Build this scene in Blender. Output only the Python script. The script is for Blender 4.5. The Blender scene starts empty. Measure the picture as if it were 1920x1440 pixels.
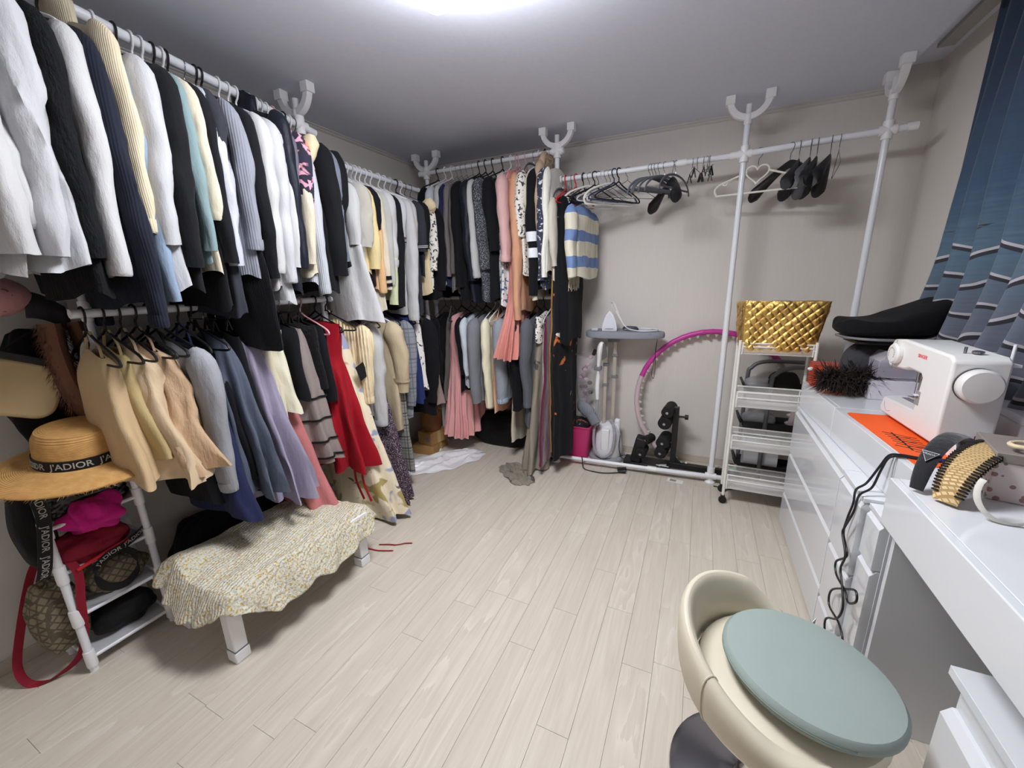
import bpy, bmesh, math, random
from mathutils import Vector, Matrix, noise as mnoise
PI = math.pi
R = math.radians
S = bpy.context.scene
COL = S.collection

# ------------------------------------------------------------------ camera, world, light, exposure
def set_camera():
    pitch, roll, yaw, h, f = R(14.221), R(-1.49977), R(25.219), 1.40, 748.63
    f0 = Vector((-math.sin(yaw), math.cos(yaw), 0)); r0 = Vector((math.cos(yaw), math.sin(yaw), 0)); u0 = Vector((0, 0, 1))
    fwd = f0*math.cos(pitch) - u0*math.sin(pitch); up = u0*math.cos(pitch) + f0*math.sin(pitch)
    right = r0*math.cos(roll) + up*math.sin(roll); up2 = up*math.cos(roll) - r0*math.sin(roll)
    cd = bpy.data.cameras.new('camera'); cam = bpy.data.objects.new('camera', cd); COL.objects.link(cam)
    cd.sensor_fit = 'HORIZONTAL'; cd.sensor_width = 36.0; cd.lens = f*36.0/1920.0; cd.clip_start = 0.02; cd.clip_end = 50
    m = Matrix((right, up2, -fwd)).transposed().to_4x4(); m.translation = Vector((0, 0, h))
    cam.matrix_world = m; S.camera = cam
set_camera()
W = bpy.data.worlds.new('world'); S.world = W; W.use_nodes = True
W.node_tree.nodes['Background'].inputs[0].default_value = (0.75, 0.82, 1.0, 1); W.node_tree.nodes['Background'].inputs[1].default_value = 0.25
S.view_settings.view_transform = 'Standard'; S.view_settings.look = 'None'; S.view_settings.gamma = 1.0
S.view_settings.use_curve_mapping = False
S.view_settings.exposure = 0.66
LAMP_STRENGTH = 36.0
H = 2.395            # ceiling height
XL, XR, YB, YF = -2.3, 1.06, 3.22, -0.75

# ------------------------------------------------------------------ helpers
class MB:
    def __init__(s): s.v = []; s.f = []
    def add(s, vs, fs):
        o = len(s.v); s.v += [Vector(p) for p in vs]; s.f += [tuple(i+o for i in q) for q in fs]; return s
    def box(s, x0, x1, y0, y1, z0, z1, rot=None, piv=None):
        vs = [Vector((x, y, z)) for z in (z0, z1) for y in (y0, y1) for x in (x0, x1)]
        if rot is not None:
            c = Vector(piv) if piv else Vector(((x0+x1)/2, (y0+y1)/2, (z0+z1)/2)); vs = [rot @ (p-c) + c for p in vs]
        return s.add(vs, [(0, 2, 3, 1), (4, 5, 7, 6), (0, 1, 5, 4), (2, 6, 7, 3), (0, 4, 6, 2), (1, 3, 7, 5)])
    def tube(s, path, r, n=8, closed=False, caps=True, ell=None, twist=0.0, up=None):
        P = [Vector(p) for p in path]; m = len(P); rings = []; prev = None
        for i, p in enumerate(P):
            a = P[(i-1) % m] if (closed or i > 0) else p; b = P[(i+1) % m] if (closed or i < m-1) else p
            t = (b-a).normalized() if (b-a).length > 1e-9 else Vector((0, 0, 1))
            if prev is None:
                ref = Vector(up) if up else (Vector((0, 0, 1)) if abs(t.z) < 0.9 else Vector((1, 0, 0)))
                nx = (ref - t*ref.dot(t)).normalized()
            else:
                nx = prev - t*prev.dot(t); nx = nx.normalized() if nx.length > 1e-6 else prev
            prev = nx; ny = t.cross(nx)
            rr = r[i] if isinstance(r, (list, tuple)) else r
            ea, eb = (ell[i] if isinstance(ell, list) else ell) if ell else (1, 1)
            rings.append([p + nx*rr*ea*math.cos(2*PI*k/n+twist) + ny*rr*eb*math.sin(2*PI*k/n+twist) for k in range(n)])
        return s.loft(rings, closed_u=closed, caps=caps and not closed)
    def loft(s, rings, closed_u=False, caps=True, closed_v=True):
        n = len(rings[0]); m = len(rings); vs = [p for rg in rings for p in rg]; fs = []
        for i in range(m if closed_u else m-1):
            for k in range(n if closed_v else n-1):
                i2 = (i+1) % m; k2 = (k+1) % n
                fs.append((i*n+k, i*n+k2, i2*n+k2, i2*n+k))
        if caps and closed_v:
            fs.append(tuple(range(n-1, -1, -1))); fs.append(tuple((m-1)*n+k for k in range(n)))
        return s.add(vs, fs)
    def lathe(s, prof, n=24, c=(0, 0, 0), caps=True):
        c = Vector(c)
        return s.loft([[c+Vector((r*math.cos(2*PI*k/n), r*math.sin(2*PI*k/n), z)) for k in range(n)] for r, z in prof], caps=caps)
    def grid(s, fn, nu, nv):
        vs = [fn(i/nu, j/nv) for j in range(nv+1) for i in range(nu+1)]
        return s.add(vs, [(j*(nu+1)+i, j*(nu+1)+i+1, (j+1)*(nu+1)+i+1, (j+1)*(nu+1)+i) for j in range(nv) for i in range(nu)])
    def prism(s, poly, a, b, axis='z'):
        def mk(p, t): return {'z': (p[0], p[1], t), 'y': (p[0], t, p[1]), 'x': (t, p[0], p[1])}[axis]
        n = len(poly); vs = [mk(p, a) for p in poly] + [mk(p, b) for p in poly]
        return s.add(vs, [tuple(range(n-1, -1, -1)), tuple(range(n, 2*n))] + [(i, (i+1) % n, n+(i+1) % n, n+i) for i in range(n)])
    def sphere(s, c, r, nu=12, nv=8, sc=(1, 1, 1)):
        c = Vector(c); rings = []
        for j in range(nv+1):
            t = PI*j/nv; rr = max(math.sin(t), 0.02)
            rings.append([c+Vector((r*sc[0]*rr*math.cos(2*PI*k/nu), r*sc[1]*rr*math.sin(2*PI*k/nu), r*sc[2]*math.cos(t))) for k in range(nu)])
        return s.loft(rings)
    def xf(s, mat, start=0):
        for i in range(start, len(s.v)): s.v[i] = mat @ s.v[i]
        return s
    def mesh(s, name, smooth=True, ang=40):
        me = bpy.data.meshes.new(name); me.from_pydata([tuple(p) for p in s.v], [], s.f)
        bm = bmesh.new(); bm.from_mesh(me); bmesh.ops.recalc_face_normals(bm, faces=bm.faces); bm.to_mesh(me); bm.free()
        if smooth:
            me.polygons.foreach_set('use_smooth', [True]*len(me.polygons)); me.set_sharp_from_angle(angle=R(ang))
        me.update(); return me
    def build(s, name, mat, parent=None, bevel=0, seg=2, solid=0, subsurf=0, smooth=True, ang=40, loc=None, offset=0):
        o = bpy.data.objects.new(name, s.mesh(name, smooth, ang)); COL.objects.link(o)
        if mat is not None: o.data.materials.append(mat)
        if parent is not None: o.parent = parent
        if loc is not None: o.location = loc
        if solid: m = o.modifiers.new('solid', 'SOLIDIFY'); m.thickness = solid; m.offset = offset
        if subsurf: m = o.modifiers.new('sub', 'SUBSURF'); m.levels = subsurf; m.render_levels = subsurf
        if bevel: m = o.modifiers.new('bev', 'BEVEL'); m.width = bevel; m.segments = seg; m.limit_method = 'ANGLE'; m.angle_limit = R(40)
        return o

def tag(o, label, cat, group=None):
    o['label'] = label; o['category'] = cat
    if group: o['group'] = group
    return o
def thing(name, label, cat, loc=(0, 0, 0), rz=0, group=None, rot=None):
    o = bpy.data.objects.new(name, None); COL.objects.link(o); o.empty_display_size = 0.05
    o.location = loc; o.rotation_euler = rot if rot else (0, 0, rz)
    return tag(o, label, cat, group)
def struct(o): o['kind'] = 'structure'; return o
def dup(root, loc, rot, label, group=None):
    r = root.copy(); COL.objects.link(r); r.location = loc; r.rotation_euler = rot; r['label'] = label
    if group: r['group'] = group
    for ch in list(root.children):
        c = ch.copy(); COL.objects.link(c); c.parent = r
        for g in ch.children:
            d = g.copy(); COL.objects.link(d); d.parent = c
    return r
def pnoise(x, y=0, z=0): return mnoise.noise(Vector((x, y, z)))
def arc(c, r, a0, a1, n, plane='xz'):
    out = []
    for i in range(n+1):
        a = R(a0+(a1-a0)*i/n); p, q = r*math.cos(a), r*math.sin(a)
        out.append({'xz': (c[0]+p, c[1], c[2]+q), 'xy': (c[0]+p, c[1]+q, c[2]), 'yz': (c[0], c[1]+p, c[2]+q)}[plane])
    return out
def smooth_path(pts, n=8, closed=False):
    P = [Vector(p) for p in pts]; m = len(P); out = []
    for i in range(m if closed else m-1):
        g = lambda k: P[k % m] if closed else P[min(max(k, 0), m-1)]
        a, b, c, d = g(i-1), g(i), g(i+1), g(i+2)
        for k in range(n):
            t = k/n; out.append(0.5*((2*b)+(c-a)*t+(2*a-5*b+4*c-d)*t*t+(3*b-a-3*c+d)*t**3))
    if not closed: out.append(P[-1])
    return out
def text_geo(txt, size, extrude=0.0004):
    cu = bpy.data.curves.new('txt', 'FONT'); cu.body = txt; cu.size = size; cu.extrude = extrude; cu.resolution_u = 3; cu.offset = size*0.012
    cu.align_x = 'CENTER'; cu.align_y = 'CENTER'
    o = bpy.data.objects.new('txt', cu); COL.objects.link(o)
    dg = bpy.context.evaluated_depsgraph_get(); me = bpy.data.meshes.new_from_object(o.evaluated_get(dg))
    vs = [v.co.copy() for v in me.vertices]; fs = [tuple(p.vertices) for p in me.polygons]
    bpy.data.objects.remove(o); bpy.data.curves.remove(cu); bpy.data.meshes.remove(me)
    return vs, fs

# ------------------------------------------------------------------ materials
def srgb(r, g, b):
    f = lambda c: (c/12.92 if c <= 0.04045 else ((c+0.055)/1.055)**2.4)
    return (f(r/255), f(g/255), f(b/255), 1)
class NT:
    def __init__(s, name):
        s.m = bpy.data.materials.new(name); s.m.use_nodes = True; s.t = s.m.node_tree
        s.b = s.t.nodes['Principled BSDF']; s.tc = s.t.nodes.new('ShaderNodeTexCoord')
    def n(s, typ, ins=None, **kw):
        nd = s.t.nodes.new('ShaderNode'+typ)
        for k, v in kw.items(): setattr(nd, k, v)
        for k, v in (ins or {}).items(): s.put(nd.inputs[k], v)
        return nd
    def put(s, sock, v):
        if isinstance(v, bpy.types.NodeSocket): s.t.links.new(v, sock)
        elif isinstance(v, bpy.types.Node): s.t.links.new(v.outputs[0], sock)
        else: sock.default_value = v
    def math(s, op, a, b=None, c=None):
        nd = s.n('Math', operation=op); s.put(nd.inputs[0], a)
        if b is not None: s.put(nd.inputs[1], b)
        if c is not None: s.put(nd.inputs[2], c)
        return nd.outputs[0]
    def mix(s, fac, a, b, blend='MIX'):
        nd = s.n('Mix', data_type='RGBA', blend_type=blend); s.put(nd.inputs[0], fac); s.put(nd.inputs[6], a); s.put(nd.inputs[7], b); return nd.outputs[2]
    def ramp(s, fac, stops, const=False):
        nd = s.n('ValToRGB'); s.put(nd.inputs[0], fac); e = nd.color_ramp.elements
        nd.color_ramp.interpolation = 'CONSTANT' if const else 'LINEAR'
        while len(e) < len(stops): e.new(0.5)
        for i, (p, c) in enumerate(stops): e[i].position = p; e[i].color = c if len(c) == 4 else (*c, 1)
        return nd.outputs[0]
    def noise(s, scale, detail=3, rough=0.5, vec=None, dist=0.0):
        return s.n('TexNoise', {'Vector': vec or s.tc.outputs['Object'], 'Scale': scale, 'Detail': detail, 'Roughness': rough, 'Distortion': dist}).outputs[0]
    def mapping(s, scale=(1, 1, 1), rot=(0, 0, 0), loc=(0, 0, 0), vec=None):
        return s.n('Mapping', {'Vector': vec or s.tc.outputs['Object'], 'Scale': scale, 'Rotation': rot, 'Location': loc}).outputs[0]
    def sep(s, vec=None):
        nd = s.n('SeparateXYZ', {'Vector': vec or s.tc.outputs['Object']}); return nd.outputs
    def bump(s, height, strength=0.3, dist=0.002, normal=None):
        nd = s.n('Bump', {'Height': height, 'Strength': strength, 'Distance': dist})
        if normal: s.put(nd.inputs['Normal'], normal)
        s.t.links.new(nd.outputs[0], s.b.inputs['Normal']); return nd.outputs[0]
    def set(s, **kw):
        for k, v in kw.items(): s.put(s.b.inputs[k.replace('_', ' ')], v)
        return s
CACHE = {}
def mat_plain(name, rgb, rough=0.5, metal=0.0, var=0.04, bump=0.0, bscale=60, coat=0.0, spec=0.5, alpha=1.0, trans=0.0, ior=1.45):
    key = ('p', name)
    if key in CACHE: return CACHE[key]
    t = NT(name); c = srgb(*rgb)
    if var: col = t.mix(t.noise(9, 4), tuple(x*(1-var*2) for x in c[:3])+(1,), tuple(min(1, x*(1+var)) for x in c[:3])+(1,))
    else: col = c
    t.set(Base_Color=col, Roughness=rough, Metallic=metal, Coat_Weight=coat, Specular_IOR_Level=spec, Alpha=alpha, Transmission_Weight=trans, IOR=ior)
    if bump: t.bump(t.noise(bscale, 3), bump, 0.002)
    CACHE[key] = t.m; return t.m
def fab_finish(t, col, rough=0.9, weave=420, wb=0.25, rib=0, sheen=0.03, alpha=None, wr=18):
    t.set(Base_Color=col, Roughness=rough, Sheen_Weight=sheen, Sheen_Roughness=0.5, Specular_IOR_Level=0.25)
    h = t.noise(weave, 2)
    if rib:
        x = t.sep()
        rb = t.math('SINE', t.math('MULTIPLY', t.math('ADD', x[0], x[1]), rib)); h = t.math('ADD', h, t.math('MULTIPLY', rb, 1.2))
    h = t.math('ADD', t.math('MULTIPLY', h, 0.35), t.math('MULTIPLY', t.noise(wr, 4, 0.55, vec=t.mapping((1.6, 1.6, 0.5))), 4.0))
    t.bump(h, wb, 0.006)
    if alpha is not None: t.set(Alpha=alpha)
    return t.m
def fabric(name, rgb, rough=0.9, rib=0, sheen=0.03, alpha=None, wb=0.3, var=0.06, wr=18):
    key = ('f', name)
    if key in CACHE: return CACHE[key]
    t = NT(name); c = srgb(*rgb)
    col = t.mix(t.noise(14, 5), tuple(x*(1-var) for x in c[:3])+(1,), tuple(min(1, x*(1+var)) for x in c[:3])+(1,))
    CACHE[key] = fab_finish(t, col, rough, rib=rib, sheen=sheen, alpha=alpha, wb=wb, wr=wr); return t.m
def fab_blotch(name, base, blobs, scale=22, rough=0.9, alpha=None, detail=2.5):
    """print of irregular coloured patches: blobs = [(rgb, lo, hi, seed)]"""
    key = ('b', name)
    if key in CACHE: return CACHE[key]
    t = NT(name); col = srgb(*base)
    for rgb, thr, sc, seed in blobs:
        nz = t.noise(scale*sc, detail, 0.5, vec=t.mapping(loc=(seed*3.1, seed*1.7, seed)), dist=0.6)
        col = t.mix(t.ramp(nz, [(thr, (0, 0, 0)), (thr+0.03, (1, 1, 1))]), col, srgb(*rgb))
    CACHE[key] = fab_finish(t, col, rough, alpha=alpha); return t.m
def fab_stripe(name, c1, c2, axis=2, period=0.1, frac=0.5, phase=0.0, wob=0.0, rough=0.9):
    key = ('s', name)
    if key in CACHE: return CACHE[key]
    t = NT(name); x = t.sep()[axis]
    if wob: x = t.math('ADD', x, t.math('MULTIPLY', t.noise(6), wob))
    m = t.math('FRACT', t.math('ADD', t.math('DIVIDE', x, period), 100+phase))
    col = t.mix(t.math('LESS_THAN', m, frac), srgb(*c1), srgb(*c2))
    CACHE[key] = fab_finish(t, col, rough); return t.m
def fab_plaid(name, base, dark, period=0.07, rough=0.9, light=None):
    key = ('pl', name)
    if key in CACHE: return CACHE[key]
    t = NT(name); x = t.sep(); col = t.mix(t.math('MULTIPLY', t.noise(300, 1), 0.5), srgb(*base), tuple(c*0.6 for c in srgb(*base)[:3])+(1,))
    d = srgb(*dark); hz = t.math('ADD', x[0], x[1])
    for src, off, w, k in ((x[2], 0, 0.10, 0.85), (x[2], 0.22, 0.05, 0.8), (x[2], 0.5, 0.04, 0.6), (hz, 0, 0.10, 0.7), (hz, 0.3, 0.05, 0.7)):
        m = t.math('FRACT', t.math('ADD', t.math('DIVIDE', src, period), 50+off))
        col = t.mix(t.math('MULTIPLY', t.math('LESS_THAN', m, w), k), col, d)
    CACHE[key] = fab_finish(t, col, rough); return t.m
def emission(name, rgb, strength):
    t = NT(name); t.set(Base_Color=srgb(*rgb), Emission_Color=srgb(*rgb), Emission_Strength=strength, Roughness=0.6); return t.m

white_plastic = mat_plain('white_plastic', (238, 238, 240), 0.35, var=0.01)
white_pipe = mat_plain('white_pipe', (232, 234, 240), 0.25, var=0.01)
white_gloss = mat_plain('white_gloss_laminate', (222, 225, 229), 0.12, var=0.006, coat=0.4)
black_plastic = mat_plain('black_plastic', (22, 22, 24), 0.45, var=0.05)
black_metal = mat_plain('black_metal', (24, 24, 26), 0.4, var=0.05)
chrome = mat_plain('chrome', (225, 225, 228), 0.12, 1.0, var=0)
wire_metal = mat_plain('wire_metal', (170, 172, 176), 0.25, 1.0, var=0)
dark_wire = mat_plain('dark_wire', (70, 72, 78), 0.35, 0.8, var=0)
grey_plastic = mat_plain('grey_plastic', (120, 122, 126), 0.5, var=0.03)
clear_plastic = mat_plain('clear_plastic', (235, 238, 240), 0.08, var=0, alpha=0.28)
# ------------------------------------------------------------------ the room
def mat_floor():
    t = NT('pale_oak_laminate')
    rnd = t.n('ObjectInfo').outputs['Random']
    off = t.n('CombineXYZ', {0: t.math('MULTIPLY', rnd, 37.0), 1: t.math('MULTIPLY', rnd, 91.0), 2: t.math('MULTIPLY', rnd, 13.0)}).outputs[0]
    vec = t.n('VectorMath', {0: t.tc.outputs['Object'], 1: off}, operation='ADD').outputs[0]
    g1 = t.noise(1.0, 6, 0.6, vec=t.mapping((38, 2.2, 1), vec=vec), dist=1.2)
    g2 = t.noise(1.0, 3, 0.5, vec=t.mapping((160, 5, 1), vec=vec))
    warp = t.noise(1.0, 2, 0.5, vec=t.mapping((7, 1.6, 1), vec=vec))
    cath = t.math('FRACT', t.math('MULTIPLY', t.math('ADD', warp, t.math('MULTIPLY', g1, 0.10)), 9.0))
    cath = t.math('SMOOTHSTEP' if False else 'POWER', cath, 2.5)
    mask = t.ramp(t.noise(1.0, 2, 0.5, vec=t.mapping((9, 1.1, 1), loc=(5, 3, 0), vec=vec)), [(0.48, (0, 0, 0)), (0.66, (1, 1, 1))])
    col = t.mix(t.ramp(g1, [(0.3, (0, 0, 0)), (0.75, (1, 1, 1))]), srgb(216, 208, 194), srgb(198, 188, 173))
    col = t.mix(t.math('MULTIPLY', g2, 0.22), col, srgb(150, 135, 123))
    col = t.mix(t.math('MULTIPLY', t.math('MULTIPLY', cath, mask), 0.55), col, srgb(228, 220, 210))
    col = t.mix(t.math('MULTIPLY', rnd, 0.22), col, srgb(190, 178, 166))
    t.set(Base_Color=col, Roughness=t.math('ADD', 0.36, t.math('MULTIPLY', g1, 0.14)), Specular_IOR_Level=0.4)
    t.bump(t.math('ADD', g2, g1), 0.08, 0.001)
    return t.m
def mat_wall(name, rgb, scale=140):
    t = NT(name); c = srgb(*rgb)
    lin = t.noise(1.0, 3, 0.6, vec=t.mapping((scale, scale, 9)))
    col = t.mix(lin, tuple(x*0.94 for x in c[:3])+(1,), tuple(min(1, x*1.04) for x in c[:3])+(1,))
    t.set(Base_Color=col, Roughness=0.85, Specular_IOR_Level=0.2); t.bump(lin, 0.15, 0.0015); return t.m
wallpaper = mat_wall('beige_wallpaper', (220, 215, 209))
ceil_mat = mat_wall('ceiling_paper', (226, 230, 244), 60)
trim_mat = mat_plain('trim_white', (206, 202, 198), 0.5, var=0.02)
base_mat = mat_plain('baseboard_vinyl', (196, 186, 172), 0.5, var=0.03)

# floor: sub-floor slab plus every plank as a piece of its own
fl = struct(MB().box(XL-0.1, XR+0.1, YF-0.1, YB+0.1, -0.10, -0.012).build('floor', mat_plain('plank_joint', (168, 154, 142), 0.8), smooth=False))
FM = mat_floor()
PW, PL = 0.1075, 0.80
pm = {}
def plank_mesh(w, l):
    k = (round(w, 4), round(l, 4))
    if k not in pm:
        b = 0.0006; g = 0.00035; mb = MB()
        x0, x1, y0, y1 = g, w-g, g, l-g
        vs = [(x0, y0, -0.012), (x1, y0, -0.012), (x1, y1, -0.012), (x0, y1, -0.012), (x0, y0, -b), (x1, y0, -b), (x1, y1, -b), (x0, y1, -b),
              (x0+b, y0+b, 0), (x1-b, y0+b, 0), (x1-b, y1-b, 0), (x0+b, y1-b, 0)]
        fs = [(0, 1, 5, 4), (1, 2, 6, 5), (2, 3, 7, 6), (3, 0, 4, 7), (4, 5, 9, 8), (5, 6, 10, 9), (6, 7, 11, 10), (7, 4, 8, 11), (8, 9, 10, 11)]
        mb.add(vs, fs); me = mb.mesh('plank', smooth=False); me.materials.append(FM); pm[k] = me
    return pm[k]
JOINT = {0: 1.166, 1: 1.399, 2: 0.918, 3: 1.499, 4: 1.25, -3: 1.261, -4: 1.025, -7: 1.171}
rng = random.Random(3)
i0 = math.floor((XL+0.591)/PW); i1 = math.ceil((XR+0.591)/PW)
for i in range(i0, i1):
    x0 = max(XL, -0.591+i*PW); x1 = min(XR, -0.591+(i+1)*PW)
    if x1-x0 < 0.01: continue
    y = JOINT.get(i, rng.uniform(0, PL)); y -= PL*math.ceil((y-YF)/PL)
    rng.random()
    while y < YB:
        a, b = max(y, YF), min(y+PL, YB)
        if b-a > 0.02:
            o = bpy.data.objects.new('plank', plank_mesh(x1-x0, b-a)); COL.objects.link(o); o.location = (x0, a, 0); o.parent = fl
        y += PL
# walls with a curtain pocket above the window side
struct(MB().box(XL-0.1, XR+0.1, YB, YB+0.1, -0.1, 2.60).build('wall_back', wallpaper, smooth=False))
struct(MB().box(XL-0.1, XL, YF, YB, -0.1, 2.60).build('wall_left', wallpaper, smooth=False))
struct(MB().box(XL-0.1, XR+0.1, YF-0.1, YF, -0.1, 2.60).build('wall_front', wallpaper, smooth=False))
WY0, WY1, WZ0, WZ1 = 0.6, 2.3, 1.0, 2.2
wr_ = MB(); wr_.box(XR, XR+0.1, YF, WY0, -0.1, 2.60).box(XR, XR+0.1, WY1, YB, -0.1, 2.60).box(XR, XR+0.1, WY0, WY1, -0.1, WZ0).box(XR, XR+0.1, WY0, WY1, WZ1, 2.60)
struct(wr_.build('wall_right', wallpaper, smooth=False))
CE = 0.85
struct(MB().box(XL-0.1, CE, YF-0.1, YB+0.1, H, H+0.22).box(CE, XR+0.1, YF-0.1, YB+0.1, 2.49, H+0.22).build('ceiling', ceil_mat, smooth=False))
def cornice(name, a, b, inward):
    prof = [(0, 0), (0.022, 0), (0.022, -0.007), (0.013, -0.010), (0.013, -0.017), (0.006, -0.024), (0, -0.024)]
    a, b, n = Vector(a), Vector(b), Vector(inward); mb = MB()
    mb.loft([[p + n*u + Vector((0, 0, v)) for u, v in prof] for p in (a, b)], caps=True)
    struct(mb.build(name, trim_mat, smooth=False))
cornice('trim_1', (XL, YB, H), (CE, YB, H), (0, -1, 0))
cornice('trim_2', (XL, YF, H), (XL, YB, H), (1, 0, 0))
def skirting(name, x0, x1, y0, y1): struct(MB().box(x0, x1, y0, y1, 0, 0.055).build(name, base_mat, bevel=0.002))
skirting('baseboard_back', XL, XR, YB-0.008, YB); skirting('baseboard_left', XL, XL+0.008, YF, YB-0.008); skirting('baseboard_right', XR-0.008, XR, YF, YB-0.008)
skirting('baseboard_front', XL+.008, XR-.008, YF, YF+0.008)
# window behind the curtain
win_frame = mat_plain('window_frame', (225, 225, 226), 0.4)
wf = MB()
for y0, y1 in ((WY0, WY0+0.05), (WY1-0.05, WY1), ((WY0+WY1)/2-0.03, (WY0+WY1)/2+0.03)): wf.box(XR+0.03, XR+0.08, y0, y1, WZ0, WZ1)
wf.box(XR+0.03, XR+0.08, WY0, WY1, WZ0, WZ0+0.05).box(XR+0.03, XR+0.08, WY0, WY1, WZ1-0.05, WZ1)
wroot = struct(wf.build('window_1', win_frame, bevel=0.003))
ym = (WY0+WY1)/2
glass = mat_plain('window_glass', (200, 210, 220), 0.02, var=0, trans=1.0)
for a, b in ((WY0+0.05, ym-0.03), (ym+0.03, WY1-0.05)): MB().box(XR+0.05, XR+0.056, a, b, WZ0+0.05, WZ1-0.05).build('pane', glass, wroot, smooth=False)
# ceiling lamp: rounded flat LED panel
def rrect(x0, x1, y0, y1, r, n=6):
    out = []
    for cx, cy, a in ((x1-r, y1-r, 0), (x0+r, y1-r, 90), (x0+r, y0+r, 180), (x1-r, y0+r, 270)):
        out += [(cx+r*math.cos(R(a+90*k/n)), cy+r*math.sin(R(a+90*k/n))) for k in range(n+1)]
    return out
LX0, LX1, LY0, LY1 = -0.93, -0.30, 0.97, 1.412
lamp = thing('ceiling_lamp', 'rectangular white flat LED ceiling lamp with rounded corners, switched on', 'lamp', ((LX0+LX1)/2, (LY0+LY1)/2, H-0.095))
cx, cy = (LX1-LX0)/2, (LY1-LY0)/2
MB().prism(rrect(-cx+.008, cx-.008, -cy+.008, cy-.008, 0.03), 0.036, 0.0945).build('housing', white_plastic, lamp)
mb = MB()
mb.loft([[(x, y, z) for x, y in rrect(-cx+i, cx-i, -cy+i, cy-i, max(0.035-i, 0.008))] for i, z in ((0.004, 0.037), (0, 0.030), (0.0, 0.018), (0.005, 0.006), (0.016, 0.0))])
mb.build('diffuser', emission('lamp_diffuser', (250, 251, 255), LAMP_STRENGTH), lamp)

# unseen door, added behind the camera to shape the bounce light
dr = struct(MB().box(-0.55, 0.30, YF, YF+0.035, 0.0, 2.05).build('added_door', mat_plain('added_door_wood', (170, 150, 128), 0.5), bevel=0.004))
for x0, x1 in ((-0.62, -0.551), (0.301, 0.37)): MB().box(x0, x1, YF, YF+0.05, 0.0, 2.12).build('added_door_frame', trim_mat, dr, bevel=0.003)
MB().box(-0.551, 0.301, YF, YF+0.05, 2.051, 2.12).build('added_door_frame', trim_mat, dr, bevel=0.003)
MB().tube([(0.22, YF+0.035, 1.0), (0.22, YF+0.08, 1.0), (0.12, YF+0.085, 1.0)], 0.009, 10).build('added_door_handle', wire_metal, dr)
# ------------------------------------------------------------------ white drawers, desk and what stands on them
def drawer(parent, X, y0, y1, z0, z1, mat=white_gloss, deep=0.02, sub=True):
    g = 0.0018
    prof = [(X, z0+g), (X, z1-0.022), (X+0.016, z1-g), (X+deep+0.004, z1-g), (X+deep+0.004, z0+g)]
    mb = MB(); mb.loft([[(x, y, z) for x, z in prof] for y in (y0+g, y1-g)])
    return mb.build('drawer', mat, parent, bevel=0.0012, smooth=False)
c1 = thing('drawer_chest', 'wide glossy white three-drawer chest next to the wheeled cart', 'chest', (0.52, 1.725, 0))
def rel(root, o): o.matrix_parent_inverse = root.matrix_basis.inverted(); return o
def chest(root, X, y0, y1, ztop, rows):
    rel(root, MB().box(X+0.024, XR-0.012, y0, y1, 0.0, ztop-0.016).build('carcass', white_gloss, root, bevel=0.001))
    rel(root, MB().box(X+0.003, XR-0.012, y0, y1, ztop-0.016, ztop).build('top_panel', white_gloss, root, bevel=0.0015))
    for z0, z1 in rows: rel(root, drawer(root, X, y0, y1, z0, z1))
chest(c1, 0.52, 1.728, 2.55, 0.705, [(0.01, 0.200), (0.200, 0.440), (0.440, 0.688)])
c2 = thing('drawer_chest', 'narrow glossy white drawer chest between the wide chest and the desk', 'chest', (0.52, 1.50, 0))
chest(c2, 0.52, 1.505, 1.725, 0.705, [(0.01, 0.170), (0.170, 0.415), (0.415, 0.688)])
c3 = thing('drawer_chest', 'white drawer chest tucked beside the desk side panel under the desktop', 'chest', (0.54, 1.40, 0))
chest(c3, 0.535, 1.395, 1.502, 0.695, [(0.01, 0.20), (0.20, 0.52), (0.52, 0.68)])
# raised shallow units standing on the chests, front line slightly skewed
def fx(y): return 0.589 - (y-1.55)*0.0543
for y0, y1, lab in ((2.072, 2.56, 'far glossy white shallow box unit on the chest, under the feather duster'), (1.532, 2.070, 'middle glossy white shallow box unit carrying the sewing machine'), (1.368, 1.530, 'near short white shallow box unit against the desk')):
    u = thing('shallow_unit', lab, 'cabinet', (fx(y0), y0, 0.705), group='shallow units on the chests')
    rel(u, MB().prism([(fx(y0)+0.018, y0+.001), (XR-0.012, y0+.001), (XR-0.012, y1), (fx(y1)+0.018, y1)], 0.706, 0.845).build('carcass', white_gloss, u, bevel=0.001))
    rel(u, MB().prism([(fx(y0), y0+.002), (fx(y0)+0.0175, y0+.002), (fx(y1)+0.0175, y1-.002), (fx(y1), y1-.002)], 0.707, 0.8445).build('front_panel', white_gloss, u, bevel=0.0015))
# desk
dk = thing('desk', 'glossy white desk with a deep front board beside the white chests', 'desk', (0.52, 0.0, 0))
DY0, DY1 = 0.02, 1.366
rel(dk, MB().box(0.541, XR-0.012, DY0, DY1, 0.815, 0.845).build('desktop', white_gloss, dk, bevel=0.0015))
rel(dk, MB().box(0.52, 0.541, DY0, DY1, 0.705, 0.845).build('front_board', white_gloss, dk, bevel=0.003, seg=3))
rel(dk, MB().box(0.555, XR-0.012, 1.348, 1.366, 0.0, 0.8149).build('side_panel', white_gloss, dk, bevel=0.001))
rel(dk, MB().box(0.555, XR-0.012, DY0, DY0+0.018, 0.0, 0.8149).build('side_panel', white_gloss, dk, bevel=0.001))
rel(dk, MB().box(XR-0.03, XR-0.014, DY0+0.02, 1.347, 0.25, 0.8149).build('back_panel', white_gloss, dk, bevel=0.001))
pd = thing('pedestal', 'white drawer pedestal standing under the desk in the corner of the picture', 'pedestal', (0.55, 0.5, 0))
rel(pd, MB().box(0.572, 0.98, 0.45, 1.0, 0.01, 0.55).build('carcass', white_gloss, pd, bevel=0.001))
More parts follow.
